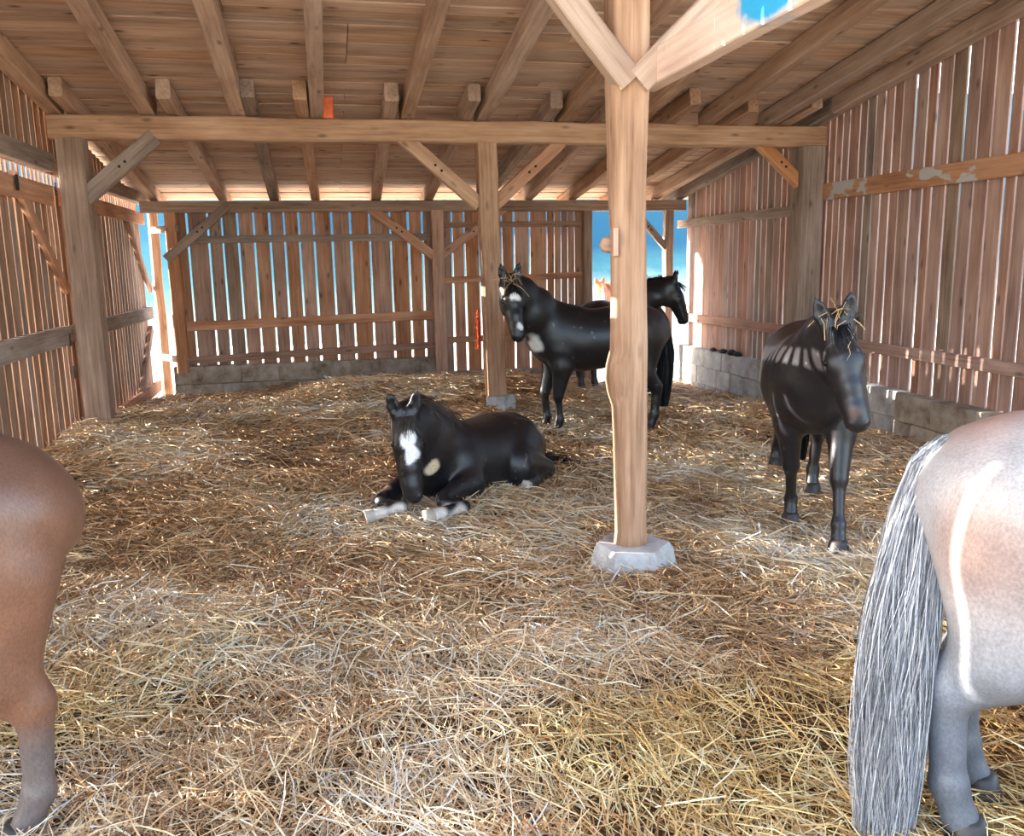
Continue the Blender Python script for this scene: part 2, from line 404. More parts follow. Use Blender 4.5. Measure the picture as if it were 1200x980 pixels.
mp = N(nt, 'ShaderNodeMapping'); mp.inputs['Scale'].default_value = (9, 9, 60); L(tc.outputs['Object'], mp.inputs['Vector'])
nd = N(nt, 'ShaderNodeTexNoise', Scale=1.0, Detail=2.0); L(mp.outputs[0], nd.inputs['Vector'])
rd = ramp(nt, [(0.70, 0.0), (0.74, 0.8)]); L(nd.outputs['Fac'], rd.inputs['Fac'])
mx2 = N(nt, 'ShaderNodeMixRGB'); L(rd.outputs[0], mx2.inputs['Fac']); L(mx.outputs[0], mx2.inputs['Color1']); mx2.inputs['Color2'].default_value = (*srgb(240, 236, 226), 1)
L(mx2.outputs[0], b.inputs['Base Color'])
e = empty('side_beam', (1.668, 2.8, 2.575)); tag(e, 'pale side beam with a blue paint mark, fixed to the tall log post', 'beam')
timber('beam', pa, pb, 0.165, 0.085, M_PAINT, e, (0, 0, 1), ch=0.006, n=8, jit=0.002)
timber('hanger', (1.668, 1.5, 2.48), (1.668, 1.5, zr(1.5) - 0.005), 0.08, 0.08, M_RAFT, e, (1, 0, 0))

def lathe(name, prof, K, mat, parent, M, smooth=True):
    v = []; f = []
    for (r, z) in prof:
        for j in range(K): v.append((r * math.cos(2 * math.pi * j / K), r * math.sin(2 * math.pi * j / K), z))
    for i in range(len(prof) - 1):
        for j in range(K): f.append((i * K + j, i * K + (j + 1) % K, (i + 1) * K + (j + 1) % K, (i + 1) * K + j))
    f.append(tuple(range(K - 1, -1, -1))); f.append(tuple((len(prof) - 1) * K + j for j in range(K)))
    return put(name, mesh(name, v, f, smooth), mat, parent, M)

# ------------------------------------------------------------------ posts
def post(name, x, y, z0, z1, w, mat, label, braces=(), group=None, lean=(0, 0), n=8, d=None):
    e = empty(name, (x, y, z0)); tag(e, label, 'post', group)
    timber('shaft', (x + lean[0], y + lean[1], z0), (x, y, z1), w, d or w, mat, e, (1, 0, 0), ch=0.012, n=n, jit=0.004)
    for (a, b_, bw, bd, bm, sd) in braces:
        o_ = timber('brace', a, b_, bw, bd, bm, e, sd, ch=0.008, n=4, jit=0.003)
        for t_ in (0.42, 0.50):                       # dark bolt heads on the face towards the front
            c_ = Vector(a).lerp(Vector(b_), t_); c_.y -= bd / 2 + 0.002
            lathe('bolt', [(0.014, -0.004), (0.014, 0.003), (0.010, 0.007)], 8, M_IRON, o_, Matrix.Translation(c_) @ Matrix.Rotation(math.radians(90), 4, 'X'))
    return e
def br(px0, px1, Y, w, d, mat): return (pY(*px0, Y), pY(*px1, Y), w, d, mat, (1, 0, 1) if True else None)
zb = 2.835
post('timber_post', -2.17, YP, gz(-2.17, YP) - 0.2, zb, 0.23, M_OLD, 'grey-brown post at the left wall carrying the purlin beam',
     [(pY(182, 160, YP - 0.05), pY(100, 232, YP - 0.05), 0.15, 0.1, M_OLD, (1, 0, 1))])
post('timber_post', 1.68, YP, gz(1.68, YP) + 0.15, zb, 0.195, M_POST, 'middle post with two braces under the purlin beam, orange brush on it',
     [(pY(470, 160, YP), pY(562, 240, YP), 0.14, 0.1, M_RAFT, (1, 0, -1)), (pY(664, 160, YP), pY(574, 245, YP), 0.13, 0.1, M_NEW, (1, 0, 1))], lean=(0.055, 0))
post('timber_post', 5.27, YP - 0.02, -0.3, zb, 0.26, M_OLD, 'thick post at the right wall under the purlin end',
     [(pY(886, 163, YP), pY(950, 228, YP), 0.13, 0.1, M_NEW, (1, 0, -1))])
yb = YB - 0.1
post('timber_post', -1.92, yb, 0.25, 2.40, 0.15, M_BOARD, 'back wall corner post beside the bright left gap',
     [(pY(268, 240, yb - 0.06), pY(195, 304, yb - 0.06), 0.12, 0.08, M_OLD, (1, 0, 1))])
post('timber_post', 1.625, yb, 0.08, 2.40, 0.17, M_BOARD, 'back wall middle post with a V of two braces',
     [(pY(432, 243, yb - 0.04), pY(508, 300, yb - 0.04), 0.13, 0.08, M_NEW, (1, 0, -1)), (pY(592, 243, yb - 0.04), pY(517, 300, yb - 0.04), 0.12, 0.08, M_BOARD, (1, 0, 1))])
post('timber_post', 3.84, yb, -0.2, 2.40, 0.13, M_OLD, 'door post on the left side of the back doorway')
post('timber_post', 5.11, yb, -0.25, 2.40, 0.13, M_OLD, 'door post on the right side of the back doorway with one brace',
     [(pY(742, 246, yb - 0.02), pY(782, 292, yb - 0.02), 0.10, 0.07, M_OLD, (1, 0, -1))])
for x, lb in ((-2.17, 'front left post outside the picture holding the front purlin'), (5.27, 'front right post outside the picture holding the front purlin')):
    post('timber_post', x, YM, -0.2, 3.5, 0.22, M_OLD, lb)
# pale pole in the left back corner with two ledger pieces
e = empty('corner_pole', (-2.3, 12.95, -0.2)); tag(e, 'pale sunlit pole standing in the gap at the left back corner', 'pole')
timber('shaft', (-2.26, 12.95, -0.2), (-2.26, 12.95, 2.42), 0.13, 0.13, M_POST, e, (1, 0, 0), ch=0.035, n=5, jit=0.006)
for pz in (2.18, 0.42):
    timber('ledger', (-2.26, 12.87, pz), (-1.84, 12.22, pz), 0.09, 0.04, M_OLD, e, (0, 0, 1), ch=0.004, n=1, jit=0)

# tall round log post in the foreground
e = empty('log_post', (1.54, YM, 0.12)); tag(e, 'tall pale log post in the foreground, bare and knobbly', 'post')
prof = [(0.14, 1.555, 0.094), (0.22, 1.553, 0.086), (0.35, 1.55, 0.086), (0.5, 1.548, 0.089), (0.65, 1.546, 0.091), (0.78, 1.543, 0.092), (0.9, 1.54, 0.094), (0.98, 1.532, 0.100), (1.05, 1.527, 0.105), (1.12, 1.53, 0.103), (1.2, 1.535, 0.098), (1.4, 1.533, 0.093), (1.6, 1.53, 0.091), (1.8, 1.527, 0.09), (2.0, 1.52, 0.092), (2.2, 1.518, 0.093), (2.42, 1.516, 0.097), (2.5, 1.516, 0.100), (2.8, 1.516, 0.100), (3.1, 1.516, 0.1), (3.5, 1.516, 0.1)]
v = []; f = []; K = 24
for (z, cx, r) in prof:
    for j in range(K):
        a = 2 * math.pi * j / K
        sqf = min(1.0, max(0, (z - 1.5) / 0.9)); sq = (1 - sqf) + sqf * min(1.22, 0.95 / max(abs(math.cos(a)), abs(math.sin(a))))
        rr = r * sq * (1 + 0.018 * math.sin(3 * a + z * 2.3) + 0.012 * math.sin(7 * a - z * 5))
        if 0.92 < z < 1.2 and math.cos(a) < -0.5: rr *= 1.10
        v.append((cx + rr * math.cos(a), YM + rr * math.sin(a), z))
for i in range(len(prof) - 1):
    for j in range(K): f.append((i * K + j, i * K + (j + 1) % K, (i + 1) * K + (j + 1) % K, (i + 1) * K + j))
f.append(tuple(range(K - 1, -1, -1))); f.append(tuple((len(prof) - 1) * K + j for j in range(K)))
put('log_shaft', mesh('log_shaft', v, f, True), M_POST, e)
timber('brace', (1.50, YM - 0.075, 2.50), (0.62, YM - 0.075, 3.52), 0.13, 0.1, M_RAFT, e, (1, 0, 1), ch=0.008, n=4, jit=0.003)
timber('brace', (1.535, YM - 0.075, 2.50), (2.62, YM - 0.075, 3.52), 0.13, 0.1, M_RAFT, e, (1, 0, -1), ch=0.008, n=4, jit=0.003)
q0 = pY(717, 268, YM - 0.02); q1 = pY(717, 300, YM - 0.02)
timber('bracket_block', (q1.x, YM - 0.06, q1.z), (q0.x, YM - 0.06, q0.z), 0.025, 0.05, M_BOARD, e, (1, 0, 0), ch=0.003, n=1, jit=0)
kn = pY(713, 287, YM + 0.02)
lathe('knot_stub', [(0.02, -0.03), (0.038, -0.02), (0.042, 0.0), (0.036, 0.03), (0.018, 0.042)], 12, M_POST, e, Matrix.Translation(kn) @ Matrix.Rotation(math.radians(-90), 4, 'Y'))

# concrete footings
def footing(name, x, y, z0, z1, r0, r1, K, rot, mat, label):
    v = []; f = []
    hs = [(z0, r0), (z0 + (z1 - z0) * 0.6, r0 * 0.6 + r1 * 0.4), (z1 - 0.03, r1), (z1, r1 * 0.90)]
    for (z, r) in hs:
        for j in range(K):
            a = rot + 2 * math.pi * (j + 0.5) / K
            rr = r * (1 + 0.05 * math.sin(j * 2.7))
            v.append((x + rr * math.cos(a), y + rr * math.sin(a), z + 0.006 * math.sin(j * 1.9)))
    for i in range(len(hs) - 1):
        for j in range(K): f.append((i * K + j, i * K + (j + 1) % K, (i + 1) * K + (j + 1) % K, (i + 1) * K + j))
    f.append(tuple(range(K - 1, -1, -1))); f.append(tuple((len(hs) - 1) * K + j for j in range(K)))
    return tag(put(name, mesh(name, v, f), mat), label, 'footing')
footing('concrete_footing', 1.555, YM - 0.02, -0.15, 0.15, 0.25, 0.215, 6, -1.80, M_CONC2, 'chunky grey concrete footing under the tall log post')
footing('concrete_footing', 1.76, YP - 0.06, gz(1.68, YP) - 0.2, gz(1.68, YP) + 0.17, 0.19, 0.17, 5, 0.4, M_CONC2, 'small grey concrete footing under the middle post')
footing('concrete_footing', -2.14, YP - 0.05, -0.2, gz(-2.17, YP) + 0.05, 0.28, 0.26, 8, 0.2, M_CONC, 'concrete footing under the left wall post half buried in straw')

# ------------------------------------------------------------------ back wall
wall_back = empty('wall_back', (1.0, YB, 0)); tag(wall_back, 'back wall of upright brown boards with open gaps over concrete blocks', kind='structure')
slits = [206, 220.6, 244.8, 261.4, 279.8, 298.4, 316.8, 334, 351.2, 368.6, 389.7, 411, 433.6, 457.5, 478.5, 495, 511.5, 529.5, 544, 562, 587.6, 602, 620, 640.5, 649, 657, 665, 673, 687]
sx = [pY(s, 281, YB).x for s in slits]
for i in range(len(sx) - 1):
    g = random.uniform(0.012, 0.017) if i < 23 else 0.007
    x0, x1 = sx[i] + g, sx[i + 1] - g
    xc = (x0 + x1) / 2; zb_ = 0.30 if xc < 1.6 else 0.06
    tl = random.uniform(-0.006, 0.006)
    board('board', (xc - tl, YB, zb_ + random.uniform(-.02, .02)), (xc + tl, YB, 2.44 + random.uniform(-.02, .02)), x1 - x0, 0.026, M_BOARD if random.random() > .07 else M_OLD, wall_back, (1, 0, 0))
yr = YB - 0.04
for (xa, xb, za, zb2, w, mt) in ((-1.84, 1.54, 2.035, 2.035, 0.10, M_OLD), (-1.84, 1.54, 0.875, 0.93, 0.13, M_BOARD), (-1.85, 1.54, 0.41, 0.50, 0.10, M_BOARD),
                                 (1.71, 3.78, 2.20, 2.20, 0.08, M_BOARD), (1.71, 3.78, 1.42, 1.46, 0.09, M_BOARD), (1.71, 3.78, 0.56, 0.58, 0.09, M_BOARD)):
    timber('rail', (xa, yr, za), (xb, yr, zb2), w, 0.05, mt, wall_back, (0, 0, 1), ch=0.004, n=6, jit=0.003)
def blocks(parent, p, dirv, length, z0, zs, face_off, depth, bl, mat, start=0.0):
    """courses of concrete blocks from p along dirv"""
    dv = Vector(dirv); side = Vector((0, 0, 1))
    for c, (za, zb_) in enumerate(zs):
        s = -start if c % 2 == 0 else -start - bl / 2
        while s < length:
            a = max(0, s); e_ = min(length, s + bl)
            if e_ - a > 0.05:
                off = Vector((dv.y, -dv.x, 0)) * random.uniform(-0.012, 0.012)
                q = Vector(p) + dv * (a + 0.001) + off; r = Vector(p) + dv * (e_ - 0.001) + off
                q.z = r.z = (za + zb_) / 2
                timber('concrete_block', q, r, zb_ - za - 0.003, depth, mat, parent, (0, 0, 1), ch=0.008, n=2, jit=0.003)
            s += bl
blocks(wall_back, (-2.05, 12.42, 0), (1, 0, 0), 3.62, 0, [(0.085, 0.33), (-0.17, 0.085), (-0.42, -0.17)], 0, 0.26, 0.5, M_CONC, 0.12)
blocks(wall_back, (1.58, 12.42, 0), (1, 0, 0), 2.25, 0, [(-0.14, 0.10), (-0.40, -0.14)], 0, 0.24, 0.5, M_CONC, 0.2)

# ------------------------------------------------------------------ right wall
wall_right = empty('wall_right', (XR, 8, 0)); tag(wall_right, 'right wall of narrow upright boards with light gaps', kind='structure')
y = 12.36
while y > 2.6:
    w = random.choice([0.10, 0.115, 0.125, 0.14, 0.155]); g = random.uniform(0.016, 0.028)
    yc = y - w / 2
    tl = random.uniform(-0.008, 0.008)
    board('board', (XR + 0.012, yc - tl, 0.30), (XR + 0.012, yc + tl, zr(yc) + 0.13), w, 0.018, M_BOARD_R if random.random() > .08 else M_OLD, wall_right, (0, 1, 0))
    y -= w + g
xr = XR - 0.03
for (ya, yb_, za, zb2, w, mt) in ((12.6, 8.95, 2.19, 2.19, 0.12, M_OLD), (8.66, 2.8, 2.35, 2.34, 0.175, M_PATCH), (12.4, 8.95, 0.79, 0.80, 0.12, M_BOARD_R), (8.66, 2.8, 0.745, 0.72, 0.11, M_BOARD_R)):
    timber('rail', (xr, ya, za), (xr, yb_, zb2), w, 0.06, mt, wall_right, (0, 0, 1), ch=0.005, n=6, jit=0.003)
blocks(wall_right, (5.44, 12.3, 0), (0, -1, 0), 5.2, 0, [(0.12, 0.37), (-0.14, 0.12), (-0.4, -0.14)], 0, 0.25, 0.52, M_CONC2, 0.1)
blocks(wall_right, (5.40, 7.09, 0), (0, -1, 0), 4.4, 0, [(0.10, 0.36), (-0.16, 0.10), (-0.42, -0.16)], 0, 0.25, 0.52, M_CONC, 0.0)

# ------------------------------------------------------------------ left wall
wall_left = empty('wall_left', (XL, 8, 0)); tag(wall_left, 'left wall of upright boards with bright gaps and a light strip under the rail', kind='structure')
y = 12.72
while y > 2.7:
    w = random.choice([0.12, 0.135, 0.15, 0.17]); g = random.uniform(0.014, 0.030)
    yc = y - w / 2
    tl = random.uniform(-0.012, 0.012)
    lo = -0.05 if yc > 9 else -0.15
    board('board', (XL - 0.012, yc - tl, lo), (XL - 0.012, yc + tl, 2.43), w, 0.018, M_BOARD_L, wall_left, (0, 1, 0))
    y -= w + g
y = 12.9
while y > 2.7:
    w = random.choice([0.13, 0.15, 0.17]); g = random.uniform(0.012, 0.02)
    yc = y - w / 2
    board('board', (XL - 0.012, yc, 2.53), (XL - 0.012, yc, zr(yc) + 0.13), w, 0.024, M_BOARD_L, wall_left, (0, 1, 0))
    y -= w + g
y = 12.9
while y > 4.2:                                           # battens added outside the gap to split its sunlight into spots and stripes
    board('added_sun_batten', (XL - 0.06, y, 2.30), (XL - 0.06, y, 2.70), 0.045, 0.012, M_POST, wall_left, (0, 1, 0))
    y -= random.uniform(0.10, 0.135)
xl = XL + 0.045
for (ya, yb_, z, w, d, mt) in ((13.1, 8.92, 2.60, 0.15, 0.09, M_OLD), (8.68, 2.8, 2.61, 0.16, 0.09, M_OLD), (12.8, 8.92, 2.33, 0.16, 0.03, M_BOARD), (8.68, 2.8, 2.32, 0.17, 0.03, M_BOARD),
                               (12.75, 8.92, 1.06, 0.16, 0.06, M_OLD), (8.68, 2.8, 1.06, 0.17, 0.07, M_OLD), (12.9, 9.6, 0.02, 0.16, 0.05, M_BOARD)):
    timber('rail', (xl, ya, z), (xl, yb_, z), w, d, mt, wall_left, (0, 0, 1), ch=0.005, n=6, jit=0.003)
xb = XL + 0.03
for a, e_, w in (((14, 205), (78, 340), 0.10), ((146, 248), (176, 340), 0.10), ((177, 385), (164, 478), 0.10)):
    timber('diagonal_brace', pX(*a, xb), pX(*e_, xb), w, 0.05, M_BOARD, wall_left, (0, 1, 0), ch=0.004, n=3, jit=0.003)
pa = pX(74, 232, xb); timber('stile', (xb, pa.y, 0.0), (xb, pa.y, 2.38), 0.11, 0.05, M_BOARD, wall_left, (0, 1, 0), ch=0.004, n=3, jit=0.003)
for (px, py) in ((20, 214), (66, 222), (82, 398), (88, 436)):
    q = pX(px, py, xb + 0.05)
    timber('hinge_plate', (q.x, q.y, q.z - 0.06), (q.x, q.y, q.z + 0.06), 0.05, 0.012, M_IRON, wall_left, (0, 1, 0), ch=0.003, n=1, jit=0)

# ------------------------------------------------------------------ small things
# orange bristle brushes on the middle post
def bristle(x, y, z0, z1, r, label):
    e = empty('scratching_brush', (x, y, z0)); tag(e, label, 'brush', 'orange brushes on the middle post')
    lathe('core', [(0.012, z0), (0.014, z0 + 0.01), (0.014, z1 - 0.01), (0.012, z1)], 8, M_OPLAST, e, Matrix.Translation((x, y, 0)))
    n = 900; zz = rng.uniform(z0, z1, n); a = rng.uniform(0, 2 * math.pi, n); rr = r * rng.uniform(0.8, 1.05, n) * (1 + 0.15 * np.sin(zz * 60))
    d = np.stack([np.cos(a), np.sin(a), rng.normal(0, .25, n)], 1); t = np.stack([-np.sin(a), np.cos(a), np.zeros(n)], 1) * 0.004
    base = np.stack([np.full(n, x), np.full(n, y), zz], 1) + d * 0.012
    tip = base + d * rr[:, None]
    V = np.stack([base - t, base + t, tip], 1).reshape(-1, 3)
    o = put('bristles', np_mesh('bristles', V, tris=np.arange(3 * n).reshape(-1, 3)), M_ORANGE, e); o['kind'] = 'stuff'
q = pY(556, 370, YP); bristle(1.68 - 0.125, YP - 0.02, pY(556, 408, YP).z, pY(556, 362, YP).z, 0.055, 'orange bristle brush on the left side of the middle post')
q = pY(588, 405, YP); bristle(q.x - 0.02, YP + 0.02, pY(588, 416, YP).z, pY(588, 380, YP).z, 0.045, 'orange bristle brush on the right side of the middle post, below the horse muzzle')
a = pY(385, 140, YP - 0.12); c = pY(385, 113, YP - 0.12)
o = timber('orange_tag', (a.x, YP - 0.07, 3.045), (a.x, YP - 0.07, c.z), 0.10, 0.035, M_OPLAST, None, (1, 0, 0), ch=0.008, n=1, jit=0)
tag(o, 'small orange plastic block standing on the purlin beam', 'block')
# dark clods lying on the right ledge
for i, (px, py, r) in enumerate(((836, 411, 0.06), (848, 409, 0.075), (858, 411, 0.09), (864, 411, 0.07))):
    q = pX(px, py, 5.37)
    v = []; f = []; K = 9
    for s, (rr, zz) in enumerate(((0.6, 0), (1.0, 0.25), (0.8, 0.6), (0.3, 0.85))):
        for j in range(K):
            an = 2 * math.pi * j / K; w = rr * r * random.uniform(0.75, 1.2); v.append((q.x + w * .8 * math.cos(an), q.y + w * 1.3 * math.sin(an), 0.366 + zz * r))
    for s in range(3):
        for j in range(K): f.append((s * K + j, s * K + (j + 1) % K, (s + 1) * K + (j + 1) % K, (s + 1) * K + j))
    f.append(tuple(range(K - 1, -1, -1))); f.append(tuple(3 * K + j for j in range(K)))
    tag(put('dark_clod', mesh('dark_clod', v, f, True), M_CLOD), ('leftmost and smallest of the dark clods on the right concrete ledge', 'second dark clod from the left on the right concrete ledge', 'largest dark clod on the right concrete ledge', 'rightmost of the dark clods on the right concrete ledge')[i], 'clod', 'dark clods on the right concrete ledge')

# ------------------------------------------------------------------ straw
def strand_mesh(name, P, W, col, mat):
    """P (n,s,3) spines, W (n,s,3) half-width vectors -> ribbons"""
    n, s, _ = P.shape
    V = np.stack([P - W, P + W], 2).reshape(-1, 3)
    base = (np.arange(n) * s * 2)[:, None]
    quads = np.concatenate([np.stack([base + 2 * j, base + 2 * j + 1, base + 2 * j + 3, base + 2 * j + 2], -1).reshape(-1, 4) for j in range(s - 1)])
    C = np.repeat(col, s * 2, axis=0)
    return np_mesh(name, V, quads, smooth=False, col=C)

def straw_field(n_clump, per, yr, lens, wid, dens_y=None):
    u = rng.random(n_clump)
    cy = yr[0] + (yr[1] - yr[0]) * u
    cx = rng.uniform(XL + 0.1, XR - 0.15, n_clump)
    cd = rng.uniform(0, math.pi, n_clump) * 0.75 + 0.4 * vnoise(cx * 1.1, cy * 1.1, 21) * math.pi
    cc = np.clip(rng.normal(0.5, 0.24, n_clump) + 0.95 * (vnoise(cx * 1.7, cy * 1.7, 33) - 0.5), 0, 1)
    i = np.repeat(np.arange(n_clump), per); n = len(i)
    sp = 0.11 + 0.10 * rng.random(n_clump)
    ax = cx[i] + rng.normal(0, 1, n) * sp[i]; ay = cy[i] + rng.normal(0, 1, n) * sp[i]
    ok = (ax > XL + 0.03) & (ax < XR - 0.14) & (ay < 12.27)
    i, ax, ay = i[ok], ax[ok], ay[ok]; n = len(i)
    th = cd[i] + rng.normal(0, 0.55, n)
    ln = rng.uniform(lens[0], lens[1], n) * np.where(rng.random(n) < 0.15, 1.5, 1.0)
    tilt = rng.normal(0.06, 0.16, n)
    D = np.stack([np.cos(th) * np.cos(tilt), np.sin(th) * np.cos(tilt), np.sin(tilt)], 1)
    lift = np.abs(rng.normal(0, 0.020, n)) + 0.004 + (np.abs(rng.normal(0, 0.022, n_clump)))[i]
    z = ground(ax, ay) + lift
    C0 = np.stack([ax, ay, z], 1)
    bend = rng.normal(0, 0.10, (n, 3)) * ln[:, None]; bend[:, 2] = np.abs(bend[:, 2]) * 0.8
    P = np.stack([C0 - D * ln[:, None] / 2, C0 + bend * 0.5, C0 + D * ln[:, None] / 2], 1)
    for k in (0, 2):
        gzz = ground(P[:, k, 0], P[:, k, 1]) + 0.003
        P[:, k, 2] = np.maximum(P[:, k, 2], gzz)
    P[:, :, 0] = np.clip(P[:, :, 0], XL + 0.02, XR - 0.13)
    P[:, :, 1] = np.minimum(P[:, :, 1], 12.28)
    side = np.cross(D, rng.normal(0, 1, (n, 3)) + np.array([0, 0, 1.6])); side /= np.linalg.norm(side, axis=1)[:, None]
    w = rng.uniform(wid[0], wid[1], n)
    W = np.repeat((side * (w / 2)[:, None])[:, None, :], 3, 1); W[:, 0] *= 0.7; W[:, 2] *= 0.7
    pal = np.array([srgb(112, 78, 52), srgb(172, 128, 86), srgb(206, 166, 118), srgb(224, 194, 150), srgb(234, 216, 184), srgb(218, 212, 200)])
    t = np.clip(cc[i] * 0.75 + rng.random(n) * 0.5 - 0.1, 0, 0.999) * (len(pal) - 1)
    k = t.astype(int); fr = (t - k)[:, None]
    col = pal[k] * (1 - fr) + pal[np.minimum(k + 1, 5)] * fr
    hay = np.clip((vnoise(ax * 0.9 + 3, ay * 1.2, 55) - 0.42) / 0.2, 0, 1) * np.clip((3.9 - ay) / 1.0, 0, 1) * rng.uniform(0.4, 1.0, n)   # greener, yellower hay near the front
    col = col * (1 - hay[:, None]) + col * np.array([1.0, 0.97, 0.62]) * hay[:, None]
    col *= rng.uniform(0.8, 1.1, n)[:, None]
    return P, W, col

m, nt, b = new_mat('straw'); L = nt.links.new
at = N(nt, 'ShaderNodeVertexColor'); at.layer_name = 'Col'; L(at.outputs['Color'], b.inputs['Base Color'])
b.inputs['Roughness'].default_value = 0.5; b.inputs['Specular IOR Level'].default_value = 0.4
M_STRAW = m
parts = [straw_field(int(1500 * STRAW), 42, (1.2, 3.6), (0.07, 0.22), (0.003, 0.0052)),
         straw_field(int(2300 * STRAW), 42, (3.4, 6.2), (0.08, 0.26), (0.004, 0.0075)),
         straw_field(int(2900 * STRAW), 36, (5.9, 12.5), (0.10, 0.30), (0.006, 0.012))]
P = np.concatenate([p[0] for p in parts]); W = np.concatenate([p[1] for p in parts]); Cc = np.concatenate([p[2] for p in parts])
o = put('straw_bedding', strand_mesh('straw_bedding', P, W, Cc, M_STRAW), M_STRAW)
tag(o, 'deep loose golden straw bedding covering the whole shelter floor', 'straw', kind='stuff')

# ------------------------------------------------------------------ horses: bodies grown as one blended implicit surface
def _n(v):
    v = np.asarray(v, float); return v / np.linalg.norm(v)

